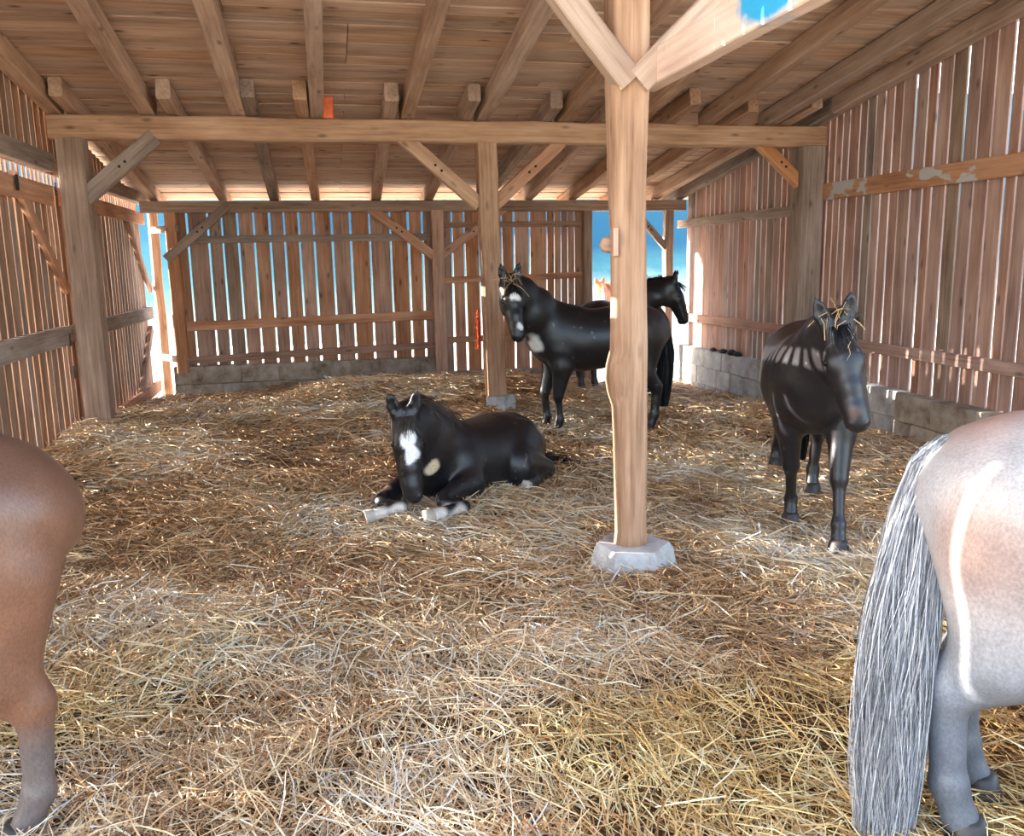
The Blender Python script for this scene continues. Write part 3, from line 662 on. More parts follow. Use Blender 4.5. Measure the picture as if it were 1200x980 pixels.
class Body:
    def __init__(s): s.p = []; s.cut = []
    def seg(s, a, b, ra, rb, lat=(0, 1, 0), k=0.04, cut=False):
        """tapered segment with elliptical section; ra/rb = (lateral radius, radius across)"""
        if np.isscalar(ra): ra = (ra, ra)
        if np.isscalar(rb): rb = (rb, rb)
        (s.cut if cut else s.p).append((np.asarray(a, float), np.asarray(b, float), np.asarray(ra, float), np.asarray(rb, float), _n(lat), k))
    def chain(s, pts, rad, lat=(0, 1, 0), k=0.04):
        for i in range(len(pts) - 1): s.seg(pts[i], pts[i + 1], rad[i], rad[i + 1], lat, k)
    def chain_cut(s, pts, rad, lat, k):
        for i in range(len(pts) - 1): s.seg(pts[i], pts[i + 1], rad[i], rad[i + 1], lat, k, cut=True)
    def ball(s, c, r, lat=(0, 1, 0), ax=(1, 0, 0), k=0.04, cut=False):
        """ellipsoid: r = (along ax, lateral, across)"""
        c = np.asarray(c, float)
        (s.cut if cut else s.p).append(('e', c, _n(ax), _n(lat), np.asarray(r, float), k))
    @staticmethod
    def dist(pr, X):
        if isinstance(pr[0], str):
            _, c, ax, lat, r, k = pr
            lat = _n(lat - ax * np.dot(lat, ax)); up = np.cross(ax, lat)
            q = X - c
            e = np.sqrt((q @ ax / r[0]) ** 2 + (q @ lat / r[1]) ** 2 + (q @ up / r[2]) ** 2) + 1e-6
            return np.linalg.norm(q, axis=-1) * (1 - 1 / e) + np.where(e < 0.02, -r.min(), 0)
        a, b, ra, rb, lat, k = pr
        d = b - a; L = np.linalg.norm(d)
        ax = d / L if L > 1e-6 else np.array([1., 0, 0])
        lat = lat - ax * np.dot(lat, ax); lat /= max(1e-6, np.linalg.norm(lat)); up = np.cross(ax, lat)
        q = X - a
        t = np.clip((q @ ax) / max(L, 1e-6), 0, 1)
        q = q - t[..., None] * d
        rl = ra[0] + (rb[0] - ra[0]) * t; ru = ra[1] + (rb[1] - ra[1]) * t; rm = np.minimum(rl, ru)
        e = np.sqrt((q @ lat / rl) ** 2 + (q @ up / ru) ** 2 + (q @ ax / rm) ** 2) + 1e-6
        ln = np.linalg.norm(q, axis=-1)
        return np.where(e < 0.02, -rm, ln * (1 - 1 / e))
    def mesh(s, h):
        lo = np.full(3, 1e9); hi = -lo
        def bb(pr):
            if isinstance(pr[0], str): r = pr[4].max(); return pr[1] - r, pr[1] + r, pr[5]
            r = max(pr[2].max(), pr[3].max()); return np.minimum(pr[0], pr[1]) - r, np.maximum(pr[0], pr[1]) + r, pr[5]
        for pr in s.p: l_, h_, _ = bb(pr); lo = np.minimum(lo, l_); hi = np.maximum(hi, h_)
        lo -= 4 * h; hi += 4 * h
        n = np.ceil((hi - lo) / h).astype(int) + 1
        F = np.full(n, 0.25, np.float32)
        ax = [lo[i] + h * np.arange(n[i]) for i in range(3)]
        for lst, sub in ((s.p, False), (s.cut, True)):
            for pr in lst:
                l_, h_, k = bb(pr); mg = k + 3 * h
                i0 = np.maximum(((l_ - mg - lo) / h).astype(int), 0); i1 = np.minimum(((h_ + mg - lo) / h).astype(int) + 2, n)
                sl_ = tuple(slice(a, b) for a, b in zip(i0, i1))
                X = np.stack(np.meshgrid(*[ax[i][sl_[i]] for i in range(3)], indexing='ij'), -1)
                d = Body.dist(pr, X)
                f0 = F[sl_]
                if sub:
                    d = -d
                    w = np.clip(0.5 - 0.5 * (f0 - d) / k, 0, 1); F[sl_] = f0 * (1 - w) + d * w + k * w * (1 - w)
                else:
                    w = np.clip(0.5 + 0.5 * (f0 - d) / k, 0, 1); F[sl_] = f0 * (1 - w) + d * w - k * w * (1 - w)
        # surface nets
        S = F < 0
        cnt = sum(S[a:n[0] - 1 + a, b:n[1] - 1 + b, c:n[2] - 1 + c].astype(np.int8) for a in (0, 1) for b in (0, 1) for c in (0, 1))
        act = (cnt > 0) & (cnt < 8)
        cell = np.argwhere(act); idx = np.full(act.shape, -1, np.int64); idx[act] = np.arange(len(cell))
        acc = np.zeros((len(cell), 3)); num = np.zeros(len(cell))
        offs = [(a, b, c) for a in (0, 1) for b in (0, 1) for c in (0, 1)]
        vals = {o: F[cell[:, 0] + o[0], cell[:, 1] + o[1], cell[:, 2] + o[2]] for o in offs}
        for o in offs:
            for d in range(3):
                if o[d] == 0:
                    o2 = tuple(o[i] + (1 if i == d else 0) for i in range(3))
                    v0, v1 = vals[o], vals[o2]; cr_ = (v0 < 0) != (v1 < 0)
                    t = np.where(cr_, v0 / np.where(cr_, v0 - v1, 1), 0)
                    p = np.tile(np.array(o, float), (len(cell), 1)); p[:, d] += t
                    acc += p * cr_[:, None]; num += cr_
        V = lo + h * (cell + acc / num[:, None])
        Q = []
        for d in range(3):
            e1, e2 = [(1, 2), (2, 0), (0, 1)][d]
            sa = [slice(1, n[i] - 1) for i in range(3)]; sa[d] = slice(0, n[d] - 1); sb = list(sa); sb[d] = slice(1, n[d])
            A = S[tuple(sa)]; B = S[tuple(sb)]
            for flip, msk in ((False, A & ~B), (True, ~A & B)):
                g = np.argwhere(msk); g += np.array([s_.start for s_ in sa])
                def I(o1, o2):
                    q = g.copy(); q[:, e1] -= o1; q[:, e2] -= o2; return idx[q[:, 0], q[:, 1], q[:, 2]]
                quad = np.stack([I(1, 1), I(0, 1), I(0, 0), I(1, 0)], 1)
                Q.append(quad[:, ::-1] if flip else quad)
        Q = np.concatenate(Q)
        # light smoothing
        E = np.concatenate([Q[:, [0, 1]], Q[:, [1, 2]], Q[:, [2, 3]], Q[:, [3, 0]]])
        for it in range(2):
            S_ = np.zeros_like(V); c_ = np.zeros(len(V))
            for i_, j_ in ((0, 1), (1, 0)):
                for a_ in range(3): S_[:, a_] += np.bincount(E[:, i_], V[E[:, j_], a_], len(V))
                c_ += np.bincount(E[:, i_], minlength=len(V))
            V = V * 0.5 + 0.5 * S_ / np.maximum(c_, 1)[:, None]
        return V, Q

def noise3(P, f, s=0):
    return (vnoise(P[:, 0] * f + P[:, 2] * f * 0.7, P[:, 1] * f + P[:, 2] * f * 0.61, s) + vnoise(P[:, 1] * f - P[:, 0] * f * .5, P[:, 2] * f, s + 5)) * 0.5

# default pose, metres, x forward, y to the animal's left, withers at 1.25
FORE = lambda s: [(0.36, 0.15 * s, 0.80), (0.34, 0.135 * s, 0.66), (0.355, 0.125 * s, 0.395), (0.36, 0.12 * s, 0.36), (0.36, 0.12 * s, 0.15), (0.39, 0.12 * s, 0.065)]
HIND = lambda s: [(-0.40, 0.14 * s, 0.98), (-0.26, 0.155 * s, 0.72), (-0.55, 0.13 * s, 0.45), (-0.565, 0.13 * s, 0.40), (-0.545, 0.13 * s, 0.16), (-0.51, 0.13 * s, 0.065)]
TRUNK = [(-0.60, 1.06, 0.82, 0.12), (-0.54, 1.15, 0.78, 0.20), (-0.45, 1.205, 0.75, 0.24), (-0.32, 1.225, 0.71, 0.25), (-0.16, 1.20, 0.655, 0.262), (0.0, 1.175, 0.62, 0.272), (0.14, 1.18, 0.605, 0.265), (0.27, 1.225, 0.61, 0.235), (0.37, 1.24, 0.64, 0.215), (0.47, 1.20, 0.70, 0.19), (0.56, 1.08, 0.79, 0.14)]

def make_horse(name, label, loc, heading, h=0.016, scale=1.0, neck=None, head_dir=None, head_up=(0, 0, 1), fore=(None, None), hind=(None, None), dz=0.0, trunk=None,
               paint=None, base=None, points=None, mane=None, tail=None, lie=False, with_head=True, headscale=1.0, hoofcol=None, bend=None, roundy=1.0, legs=1.22, necks=1.12, thigh=0.0):
    """heading: direction the animal faces (degrees from +x)"""
    B = Body()
    tr = trunk or TRUNK
    bendf = bend or (lambda x: 0.0)
    pts = [np.array((x, bendf(x), (a + b) / 2 + dz)) for (x, a, b, w) in tr]
    rad = [(w * roundy, (a - b) / 2) for (x, a, b, w) in tr]
    B.chain(pts, rad, (0, 1, 0), 0.05)
    info = {'legs': []}
    g_ = legs
    # legs
    for i, s in enumerate((1, -1)):
        J = [np.array(p, float) for p in (fore[i] or FORE(s))]
        B.chain(J[:3], [(0.080, 0.11), (0.066 * g_, 0.082 * g_), (0.042 * g_, 0.046 * g_)], (0, 1, 0), 0.05)
        B.ball((J[2] + J[3]) / 2, (0.042 * g_, 0.040 * g_, 0.045 * g_), k=0.02)
        B.chain(J[3:5], [(0.029 * g_, 0.033 * g_), (0.026 * g_, 0.030 * g_)], (0, 1, 0), 0.02)
        B.ball(J[4], (0.038 * g_, 0.035 * g_, 0.037 * g_), k=0.02)
        B.seg(J[4], J[5], 0.031 * g_, 0.036 * g_, k=0.015)
        info['legs'].append((J[4], J[5], s))
        if not lie: B.ball(J[0] + np.array([0.02, -0.01 * s, 0.10]), (0.13, 0.07, 0.20), k=0.06, ax=(0.9, 0, 0.35))
    for i, s in enumerate((1, -1)):
        J = [np.array(p, float) for p in (hind[i] or HIND(s))]
        B.seg(J[0], J[1], (0.115, 0.20), (0.085, 0.125), k=0.06)
        B.ball(J[0] * 0.55 + J[1] * 0.25 + np.array([-0.585, 0.13 * s, 0.80 + dz]) * 0.20 if not lie else J[0], (0.13, 0.09, 0.19), ax=(1, 0, 0), k=0.07)
        B.chain(J[1:3], [(0.082 * g_, 0.12 * g_), (0.044 * g_, 0.060 * g_)], k=0.05)
        if not lie: B.seg((-0.51, 0.125 * s, 0.88 + dz), J[1] * 0.38 + J[2] * 0.62, (0.105, 0.13), (0.052 * g_, 0.072 * g_), k=0.06)
        if thigh: B.seg((-0.49 - 0.02 * thigh, 0.135 * s, 0.82), (J[1] * 0.25 + J[2] * 0.75) + np.array([0.02, 0, 0.02]), (0.10, 0.115 + 0.02 * thigh), (0.06, 0.07 + 0.035 * thigh), k=0.06)
        back = _n(J[2] - J[1] + (J[2] - J[4]) * 0.6)
        B.seg(J[2], J[2] + back * 0.045, 0.036 * g_, 0.028 * g_, k=0.03)
        B.ball((J[2] + J[3]) / 2, (0.046 * g_, 0.042 * g_, 0.050 * g_), k=0.025)
        B.chain(J[3:5], [(0.034 * g_, 0.042 * g_), (0.029 * g_, 0.034 * g_)], k=0.02)
        B.ball(J[4], (0.041 * g_, 0.038 * g_, 0.040 * g_), k=0.02)
        B.seg(J[4], J[5], 0.033 * g_, 0.038 * g_, k=0.015)
        info['legs'].append((J[4], J[5], s))
    eyes = []
    if with_head:
        nk = [np.array(p, float) for p in (neck or [(0.40, 0, 0.98), (0.58, 0, 1.16), (0.72, 0, 1.34), (0.82, 0, 1.47)])]
        B.chain(nk, [(0.155, 0.25), (0.12 * necks, 0.20 * necks), (0.098 * necks, 0.155 * necks), (0.08, 0.12)], _n(np.cross((0, 0, 1), nk[-1] - nk[0])), 0.07)
        f = _n(head_dir if head_dir is not None else (0.75, 0, -0.66)); u = np.asarray(head_up, float); u = _n(u - f * np.dot(u, f)); l = np.cross(u, f)
        o = nk[-1]; hs = headscale
        H = lambda x, y, z: o + hs * (f * x + l * y + u * z)
        B.seg(H(-0.01, 0, -0.015), H(0.17, 0, -0.005), (0.075 * hs, 0.088 * hs), (0.082 * hs, 0.092 * hs), l, 0.05)
        for s in (1, -1):
            B.ball(H(0.125, 0.036 * s, -0.10), (0.11 * hs, 0.045 * hs, 0.088 * hs), l, f, 0.04)
            B.ball(H(0.155, 0.062 * s, 0.045), (0.045 * hs, 0.026 * hs, 0.024 * hs), l, f, 0.025)
            B.seg(H(0.20, 0.058 * s, -0.01), H(0.36, 0.040 * s, -0.005), 0.022 * hs, 0.018 * hs, l, 0.03)
        B.chain([H(0.15, 0, 0.0), H(0.28, 0, 0.005), H(0.38, 0, 0.0), H(0.435, 0, -0.006)], [(0.080 * hs, 0.092 * hs), (0.060 * hs, 0.072 * hs), (0.054 * hs, 0.060 * hs), (0.056 * hs, 0.055 * hs)], l, 0.035)
        B.seg(H(0.18, 0, -0.075), H(0.36, 0, -0.05), (0.035 * hs, 0.03 * hs), (0.03 * hs, 0.025 * hs), l, 0.04)
        B.ball(H(0.435, 0, -0.058), (0.036 * hs, 0.036 * hs, 0.024 * hs), l, f, 0.02)
        for s in (1, -1):
            B.ball(H(0.448, 0.030 * s, 0.008), (0.032 * hs, 0.024 * hs, 0.030 * hs), l, f, 0.02)
            B.ball(H(0.470, 0.040 * s, 0.014), (0.016 * hs, 0.011 * hs, 0.020 * hs), l, f, 0.008, cut=True)
            B.ball(H(0.150, 0.086 * s, 0.030), (0.020 * hs, 0.010 * hs, 0.015 * hs), l, f, 0.012, cut=True)
            # ears
            E_ = lambda t, dn, dy=0.0: H(-0.012 - 0.113 * t + 0.085 * dn, (0.050 + 0.026 * t + dy) * s, 0.050 + 0.072 * t + 0.135 * dn)
            B.chain([E_(0, 0), E_(0.45, 0), E_(0.8, 0), E_(1.12, 0)], [(0.032 * hs, 0.028 * hs), (0.038 * hs, 0.026 * hs), (0.026 * hs, 0.018 * hs), (0.006 * hs, 0.006 * hs)], l, 0.02)
            B.chain_cut([E_(0.30, 0.13), E_(0.6, 0.11), E_(0.95, 0.06)], [(0.016 * hs, 0.014 * hs), (0.019 * hs, 0.014 * hs), (0.006 * hs, 0.006 * hs)], l, 0.008)
            eyes.append((H(0.150, 0.076 * s, 0.030), l * s))
        B.seg(H(0.40, -0.045, -0.040), H(0.48, 0, -0.036), 0.005 * hs, 0.005 * hs, l, 0.006, cut=True)
        B.seg(H(0.40, 0.045, -0.040), H(0.48, 0, -0.036), 0.005 * hs, 0.005 * hs, l, 0.006, cut=True)
        info.update(H=H, f=f, u=u, l=l, neck=nk)
    V, Q = B.mesh(h)
    V[:, 2] = np.maximum(V[:, 2], 0.02)
    e = empty(name, loc); e.rotation_euler = (0, 0, math.radians(heading)); e.scale = (scale,) * 3
    tag(e, label, 'horse')
    col = paint(V, info)
    me = np_mesh('body', V, Q, smooth=True, col=col)
    add_part('body', me, M_COAT, e)
    for p, ld in eyes:
        lathe_local('eye', sphere_prof(0.019 * headscale), 12, M_EYE, e, Matrix.Translation(Vector(p)) )
    for (ft, hoof, s) in info['legs']:
        d = hoof - ft
        if hoof[2] < 0.12 and not lie:
            fwd = _n(np.array([d[0], d[1], 0]) + np.array([1e-3, 0, 0]))
            M = Matrix.Translation((hoof[0] + fwd[0] * 0.01, hoof[1] + fwd[1] * 0.01, hoof[2] - 0.065)) @ Matrix.Rotation(math.atan2(fwd[1], fwd[0]), 4, 'Z') @ Matrix(((1, 0, -0.25, 0.016), (0, 1, 0, 0), (0, 0, 1, 0), (0, 0, 0, 1)))
            lathe_local('hoof', [(0.064, 0.0), (0.063, 0.006), (0.051, 0.062), (0.042, 0.074)], 12, hoofcol or M_HOOF, e, M)
        else:
            dd = _n(d); zq = Vector(dd).to_track_quat('-Z', 'Y').to_matrix().to_4x4()
            M = Matrix.Translation(Vector(hoof + dd * 0.05)) @ zq
            lathe_local('hoof', [(0.050, 0.0), (0.050, 0.006), (0.045, 0.055), (0.034, 0.068)], 12, hoofcol or M_HOOF, e, M)
    return e, info

def add_part(name, me, mat, parent, M=None):
    """child mesh given in the parent's own coordinates"""
    o = bpy.data.objects.new(name, me)
    if len(me.materials) == 0: me.materials.append(mat)
    COL.objects.link(o); o.parent = parent
    o.matrix_basis = M if M is not None else Matrix.Identity(4)
    return o
def lathe_local(name, prof, K, mat, parent, M):
    v = []; f = []
    for (r, z) in prof:
        for j in range(K): v.append((r * math.cos(2 * math.pi * j / K), r * math.sin(2 * math.pi * j / K), z))
    for i in range(len(prof) - 1):
        for j in range(K): f.append((i * K + j, i * K + (j + 1) % K, (i + 1) * K + (j + 1) % K, (i + 1) * K + j))
    f.append(tuple(range(K - 1, -1, -1))); f.append(tuple((len(prof) - 1) * K + j for j in range(K)))
    return add_part(name, mesh(name, v, f, True), mat, parent, M)
def sphere_prof(r): return [(r * math.sin(t) + 1e-4, -r * math.cos(t)) for t in np.linspace(0.05, math.pi - 0.05, 9)]

def hair(name, roots, dirs, lens, parent, col, mat, w=0.006, seg=6, grav=0.5, wav=0.02, spread=0.15, colvar=0.2, flow=None, taper=0.35):
    """locks of hair: roots (n,3), initial directions (n,3), falling under gravity"""
    n = len(roots)
    P = np.zeros((n, seg, 3)); P[:, 0] = roots
    d = dirs + rng.normal(0, spread, (n, 3)); d /= np.linalg.norm(d, axis=1)[:, None]
    ph = rng.uniform(0, 6.28, n)
    for j in range(1, seg):
        d = d + np.array([0, 0, -grav]) / seg * 2.0
        if flow is not None: d = d + flow / seg
        d /= np.linalg.norm(d, axis=1)[:, None]
        wob = np.stack([np.sin(ph + j * 1.7), np.cos(ph * 1.3 + j * 1.3), np.zeros(n)], 1) * wav / seg * 2
        P[:, j] = P[:, j - 1] + d * (lens / (seg - 1))[:, None] + wob
    tang = P[:, -1] - P[:, 0]
    side = np.cross(tang, rng.normal(0, 1, (n, 3))); side /= np.linalg.norm(side, axis=1)[:, None] + 1e-9
    tp = np.linspace(1.0, taper, seg)
    W = side[:, None, :] * (w / 2 * rng.uniform(0.6, 1.3, n))[:, None, None] * tp[None, :, None]
    C = np.tile(np.asarray(col, float), (n, 1)) if np.ndim(col) == 1 else col
    C = C * rng.uniform(1 - colvar, 1 + colvar, n)[:, None]
    return add_part(name, strand_mesh(name, P, W, C, mat), mat, parent)

# coat materials ---------------------------------------------------
def coat(name, rough, spec, sheen=0.0):
    m, nt, b = new_mat(name); L = nt.links.new
    at = N(nt, 'ShaderNodeVertexColor'); at.layer_name = 'Col'
    tc = N(nt, 'ShaderNodeTexCoord')
    n1 = N(nt, 'ShaderNodeTexNoise', Scale=9.0, Detail=5.0); L(tc.outputs['Object'], n1.inputs['Vector'])
    mp = N(nt, 'ShaderNodeMapping'); mp.inputs['Scale'].default_value = (120, 260, 90); L(tc.outputs['Object'], mp.inputs['Vector'])
    n2 = N(nt, 'ShaderNodeTexNoise', Scale=1.0, Detail=3.0); L(mp.outputs[0], n2.inputs['Vector'])
    r1 = ramp(nt, [(0.3, 0.82), (0.7, 1.12)]); L(n1.outputs['Fac'], r1.inputs['Fac'])
    mx = N(nt, 'ShaderNodeMixRGB', blend_type='MULTIPLY'); mx.inputs['Fac'].default_value = 1.0; L(at.outputs['Color'], mx.inputs['Color1']); L(r1.outputs[0], mx.inputs['Color2'])
    r2 = ramp(nt, [(0.3, 0.78), (0.7, 1.15)]); L(n2.outputs['Fac'], r2.inputs['Fac'])
    mx2 = N(nt, 'ShaderNodeMixRGB', blend_type='MULTIPLY'); mx2.inputs['Fac'].default_value = 1.0; L(mx.outputs[0], mx2.inputs['Color1']); L(r2.outputs[0], mx2.inputs['Color2'])
    L(mx2.outputs[0], b.inputs['Base Color'])
    b.inputs['Roughness'].default_value = rough; b.inputs['Specular IOR Level'].default_value = spec
    b.inputs['Sheen Weight'].default_value = sheen
    bp = N(nt, 'ShaderNodeBump', Strength=0.25, Distance=0.004); L(n2.outputs['Fac'], bp.inputs['Height']); L(bp.outputs[0], b.inputs['Normal'])
    return m
M_COAT = coat('horse_coat', 0.38, 0.5)
M_HAIR = coat('horse_hair', 0.55, 0.35)
M_EYE = plain('dark_eye', srgb(14, 11, 10), 0.08)
M_HOOF = plain('dark_hoof', srgb(46, 42, 40), 0.5)
M_HOOFW = plain('pale_hoof', srgb(176, 166, 152), 0.6)
BLACK = np.array(srgb(22, 22, 26)); WHITE = np.array(srgb(236, 234, 230)); PINK = np.array(srgb(206, 158, 148))

def blend(col, V, c, r, colour, soft=0.15, nz=0.25, seed=0, f=14):
    """paint an ellipsoidal marking of the coat with an irregular edge"""
    q = (V - np.asarray(c)) / np.asarray(r)
    d = np.linalg.norm(q, axis=1) + nz * (noise3(V, f, seed) - 0.5) * 2
    w = np.clip((1 - d) / soft + 0.5, 0, 1)[:, None]
    return col * (1 - w) + np.asarray(colour) * w

# ---- the horses
class Place:
    """where an animal stands: converts world points and directions to its own axes"""
    def __init__(s, x, y, heading, z=None, scale=1.0):
        s.z = gz(x, y) if z is None else z
        s.loc = (x, y, s.z); s.h = heading; s.sc = scale
        a = math.radians(heading); s.f = np.array([math.cos(a), math.sin(a), 0]); s.l = np.array([-math.sin(a), math.cos(a), 0])
    def p(s, w):
        d = np.asarray(w, float) - np.asarray(s.loc); return np.array([d @ s.f, d @ s.l, d[2]]) / s.sc
    def d(s, w): w = np.asarray(w, float); return np.array([w @ s.f, w @ s.l, w[2]])

def mane_of(e, info, col, n=500, length=0.2, side=1, w=0.008, forelock=0.16):
    nk = info['neck']; l, u, f, H = info['l'], info['u'], info['f'], info['H']
    t = rng.random(n) ** 0.9 * 0.93; k = np.minimum((t * 3).astype(int), 2); fr = t * 3 - k
    NK = np.array(nk); c = NK[k] * (1 - fr)[:, None] + NK[k + 1] * fr[:, None]
    ax = NK[k + 1] - NK[k]; ax /= np.linalg.norm(ax, axis=1)[:, None]
    lat = np.cross(np.array([0, 0, 1.0]), ax); lat /= np.linalg.norm(lat, axis=1)[:, None]; up = np.cross(ax, lat)
    R = np.interp(t, [0, 0.33, 0.67, 1.0], [0.25, 0.224, 0.174, 0.12]) * 0.97
    up *= np.where(up[:, 2] < 0, -1, 1)[:, None]
    roots = c + up * R[:, None] + lat * rng.normal(0, 0.012, n)[:, None]
    dirs = up * 0.35 + lat * side * 0.9
    hair('mane', roots, dirs, length * rng.uniform(0.6, 1.1, n), e, col, M_HAIR, w=w, seg=6, grav=0.75, spread=0.2)
    if forelock:
        m_ = 45
        r2 = np.array([H(0.0, y, 0.085) for y in rng.normal(0, 0.02, m_)])
        hair('forelock', r2, np.tile(f * 0.8 + u * 0.45, (m_, 1)), forelock * rng.uniform(0.5, 1.1, m_), e, col, M_HAIR, w=w, seg=5, grav=0.25, spread=0.22)

def tail_guide(e, guide, rad, n, col, w=0.008, seg=12, colvar=0.25, wav=0.012, name='tail', short=0.45):
    """hair bundle following a guide curve (own axes); rad = bundle radius along it"""
    G = np.asarray(guide, float); m_ = len(G)
    s_ = np.concatenate([[0], np.cumsum(np.linalg.norm(np.diff(G, axis=0), axis=1))]); s_ /= s_[-1]
    end = np.where(rng.random(n) < 0.6, 1.0, rng.uniform(short, 1.0, n)) * rng.uniform(0.94, 1.03, n)
    st = rng.uniform(0, 0.16, n)
    th = rng.uniform(0, 6.283, n); rr = np.sqrt(rng.random(n)); ph = rng.uniform(0, 6.28, (n, 3)); fq = rng.uniform(4, 9, n)
    P = np.zeros((n, seg, 3))
    for j in range(seg):
        u = st + (end - st) * j / (seg - 1)
        c = np.stack([np.interp(u, s_, G[:, a]) for a in range(3)], 1)
        R = np.interp(u, s_, rad) * rr
        wv = wav * np.clip(u * 2, 0, 1)
        P[:, j] = c + np.stack([np.cos(th) * R + wv * np.sin(fq * u + ph[:, 0]), np.sin(th) * R + wv * np.sin(fq * u + ph[:, 1]), 0.3 * wv * np.sin(fq * u + ph[:, 2])], 1)
    tang = P[:, -1] - P[:, 0]
    side = np.cross(tang, rng.normal(0, 1, (n, 3))); side /= np.linalg.norm(side, axis=1)[:, None] + 1e-9
    W = side[:, None, :] * (w / 2 * rng.uniform(0.6, 1.3, n))[:, None, None] * np.linspace(1, 0.4, seg)[None, :, None]
    C = np.tile(np.asarray(col, float), (n, 1)) if np.ndim(col) == 1 else col
    C = C * rng.uniform(1 - colvar, 1 + colvar, n)[:, None]
    return add_part(name, strand_mesh(name, P, W, C, M_HAIR), M_HAIR, e)

def dust(col, V, amt=0.6, seed=3):
    """pale flecks of chaff in the coat"""
    n_ = noise3(V, 60, seed); w = np.clip((n_ - 0.84) / 0.05, 0, 1)[:, None] * amt * 0.6
    return col * (1 - w) + np.array(srgb(150, 138, 120)) * w

KEEP = []
# 1 black horse standing broadside, head turned to the viewer
pl = Place(2.53, 7.82, 176, z=0.02)
poll = pY(597, 334, 7.62)
hd = pl.d((0.05, -0.42, -0.90)); hu = pl.d((0.0, -0.90, 0.42))
def paint(V, info):
    c = np.tile(BLACK, (len(V), 1)); H = info['H']
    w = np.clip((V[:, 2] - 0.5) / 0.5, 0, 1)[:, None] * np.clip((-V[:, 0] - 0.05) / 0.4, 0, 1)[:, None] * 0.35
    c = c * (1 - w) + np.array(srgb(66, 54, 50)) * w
    c = blend(c, V, pl.p(pY(624, 410, 7.62)), (0.12, 0.16, 0.12), WHITE * 0.9, 0.3, 0.3, 2)
    c = blend(c, V, pl.p(pY(602, 392, 7.55)), (0.06, 0.06, 0.06), WHITE * 0.7, 0.3, 0.3, 3)
    c = blend(c, V, H(0.14, 0.01, 0.09), (0.05, 0.025, 0.055), WHITE, 0.4, 0.3, 4, 30)
    c = blend(c, V, H(0.38, 0.015, 0.06), (0.03, 0.02, 0.04), WHITE * 0.9, 0.4, 0.3, 5, 30)
    c = blend(c, V, H(0.455, 0, -0.05), (0.03, 0.05, 0.03), PINK, 0.4, 0.2, 6)
    return dust(c, V)
nk = [(0.40, 0, 0.98), pl.p(poll) * 0.45 + np.array([0.42, 0, 1.0]) * 0.55 + np.array([0, 0, -0.01]), pl.p(poll) * 0.78 + np.array([0.42, 0, 1.0]) * 0.22 + np.array([0.0, 0, 0.0]), pl.p(poll)]
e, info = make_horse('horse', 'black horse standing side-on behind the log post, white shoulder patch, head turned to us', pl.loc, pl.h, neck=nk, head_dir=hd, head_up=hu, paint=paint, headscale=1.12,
                     fore=([(0.36, 0.15, 0.80), (0.36, 0.14, 0.66), (0.40, 0.13, 0.395), (0.40, 0.12, 0.36), (0.385, 0.12, 0.15), (0.41, 0.12, 0.065)], [(0.36, -0.15, 0.80), (0.40, -0.14, 0.66), (0.48, -0.13, 0.40), (0.485, -0.12, 0.36), (0.46, -0.12, 0.15), (0.485, -0.12, 0.065)]),
                     hind=(None, [(-0.40, -0.14, 0.98), (-0.22, -0.155, 0.72), (-0.44, -0.13, 0.45), (-0.455, -0.13, 0.40), (-0.42, -0.13, 0.16), (-0.385, -0.13, 0.065)]))
mane_of(e, info, BLACK * 0.8, 500, 0.17, side=-1); KEEP.append((pl, info, 22, 'straw wisps caught in the forelock of the side-on black horse'))
tail_guide(e, [(-0.55, 0, 1.10), (-0.63, 0, 1.06), (-0.68, 0, 0.95), (-0.69, 0, 0.75), (-0.69, 0, 0.5), (-0.68, 0, 0.22)], [0.03, 0.045, 0.06, 0.075, 0.07, 0.035], 900, BLACK * 0.8, w=0.012)

# 2 black horse behind, facing right
pl = Place(pY(728, 400, 10.1).x, 10.1, -58)
poll = pY(786, 334, 9.35)
def paint(V, info):
    c = np.tile(BLACK * 0.9, (len(V), 1)); w = np.clip((0.55 - V[:, 2]) / 0.2, 0, 1)[:, None] * 0.6
    return c * (1 - w) + np.array(srgb(64, 40, 36)) * w
nk = [(0.40, 0, 0.98), pl.p(pY(745, 365, 9.55)), pl.p(pY(766, 343, 9.42)), pl.p(poll)]
e, info = make_horse('horse', 'black horse in profile facing the right wall, behind the side-on horse', pl.loc, pl.h, neck=nk, head_dir=pl.d((0.36, -0.10, -0.93)), head_up=pl.d((0.9, -0.2, 0.40)), paint=paint, headscale=1.0)
mane_of(e, info, BLACK * 0.7, 500, 0.2, side=1)
tail_guide(e, [(-0.55, 0, 1.10), (-0.63, 0, 1.06), (-0.68, 0, 0.95), (-0.69, 0, 0.75), (-0.69, 0, 0.5), (-0.68, 0, 0.22)], [0.03, 0.045, 0.06, 0.075, 0.07, 0.035], 500, BLACK * 0.8, w=0.012)

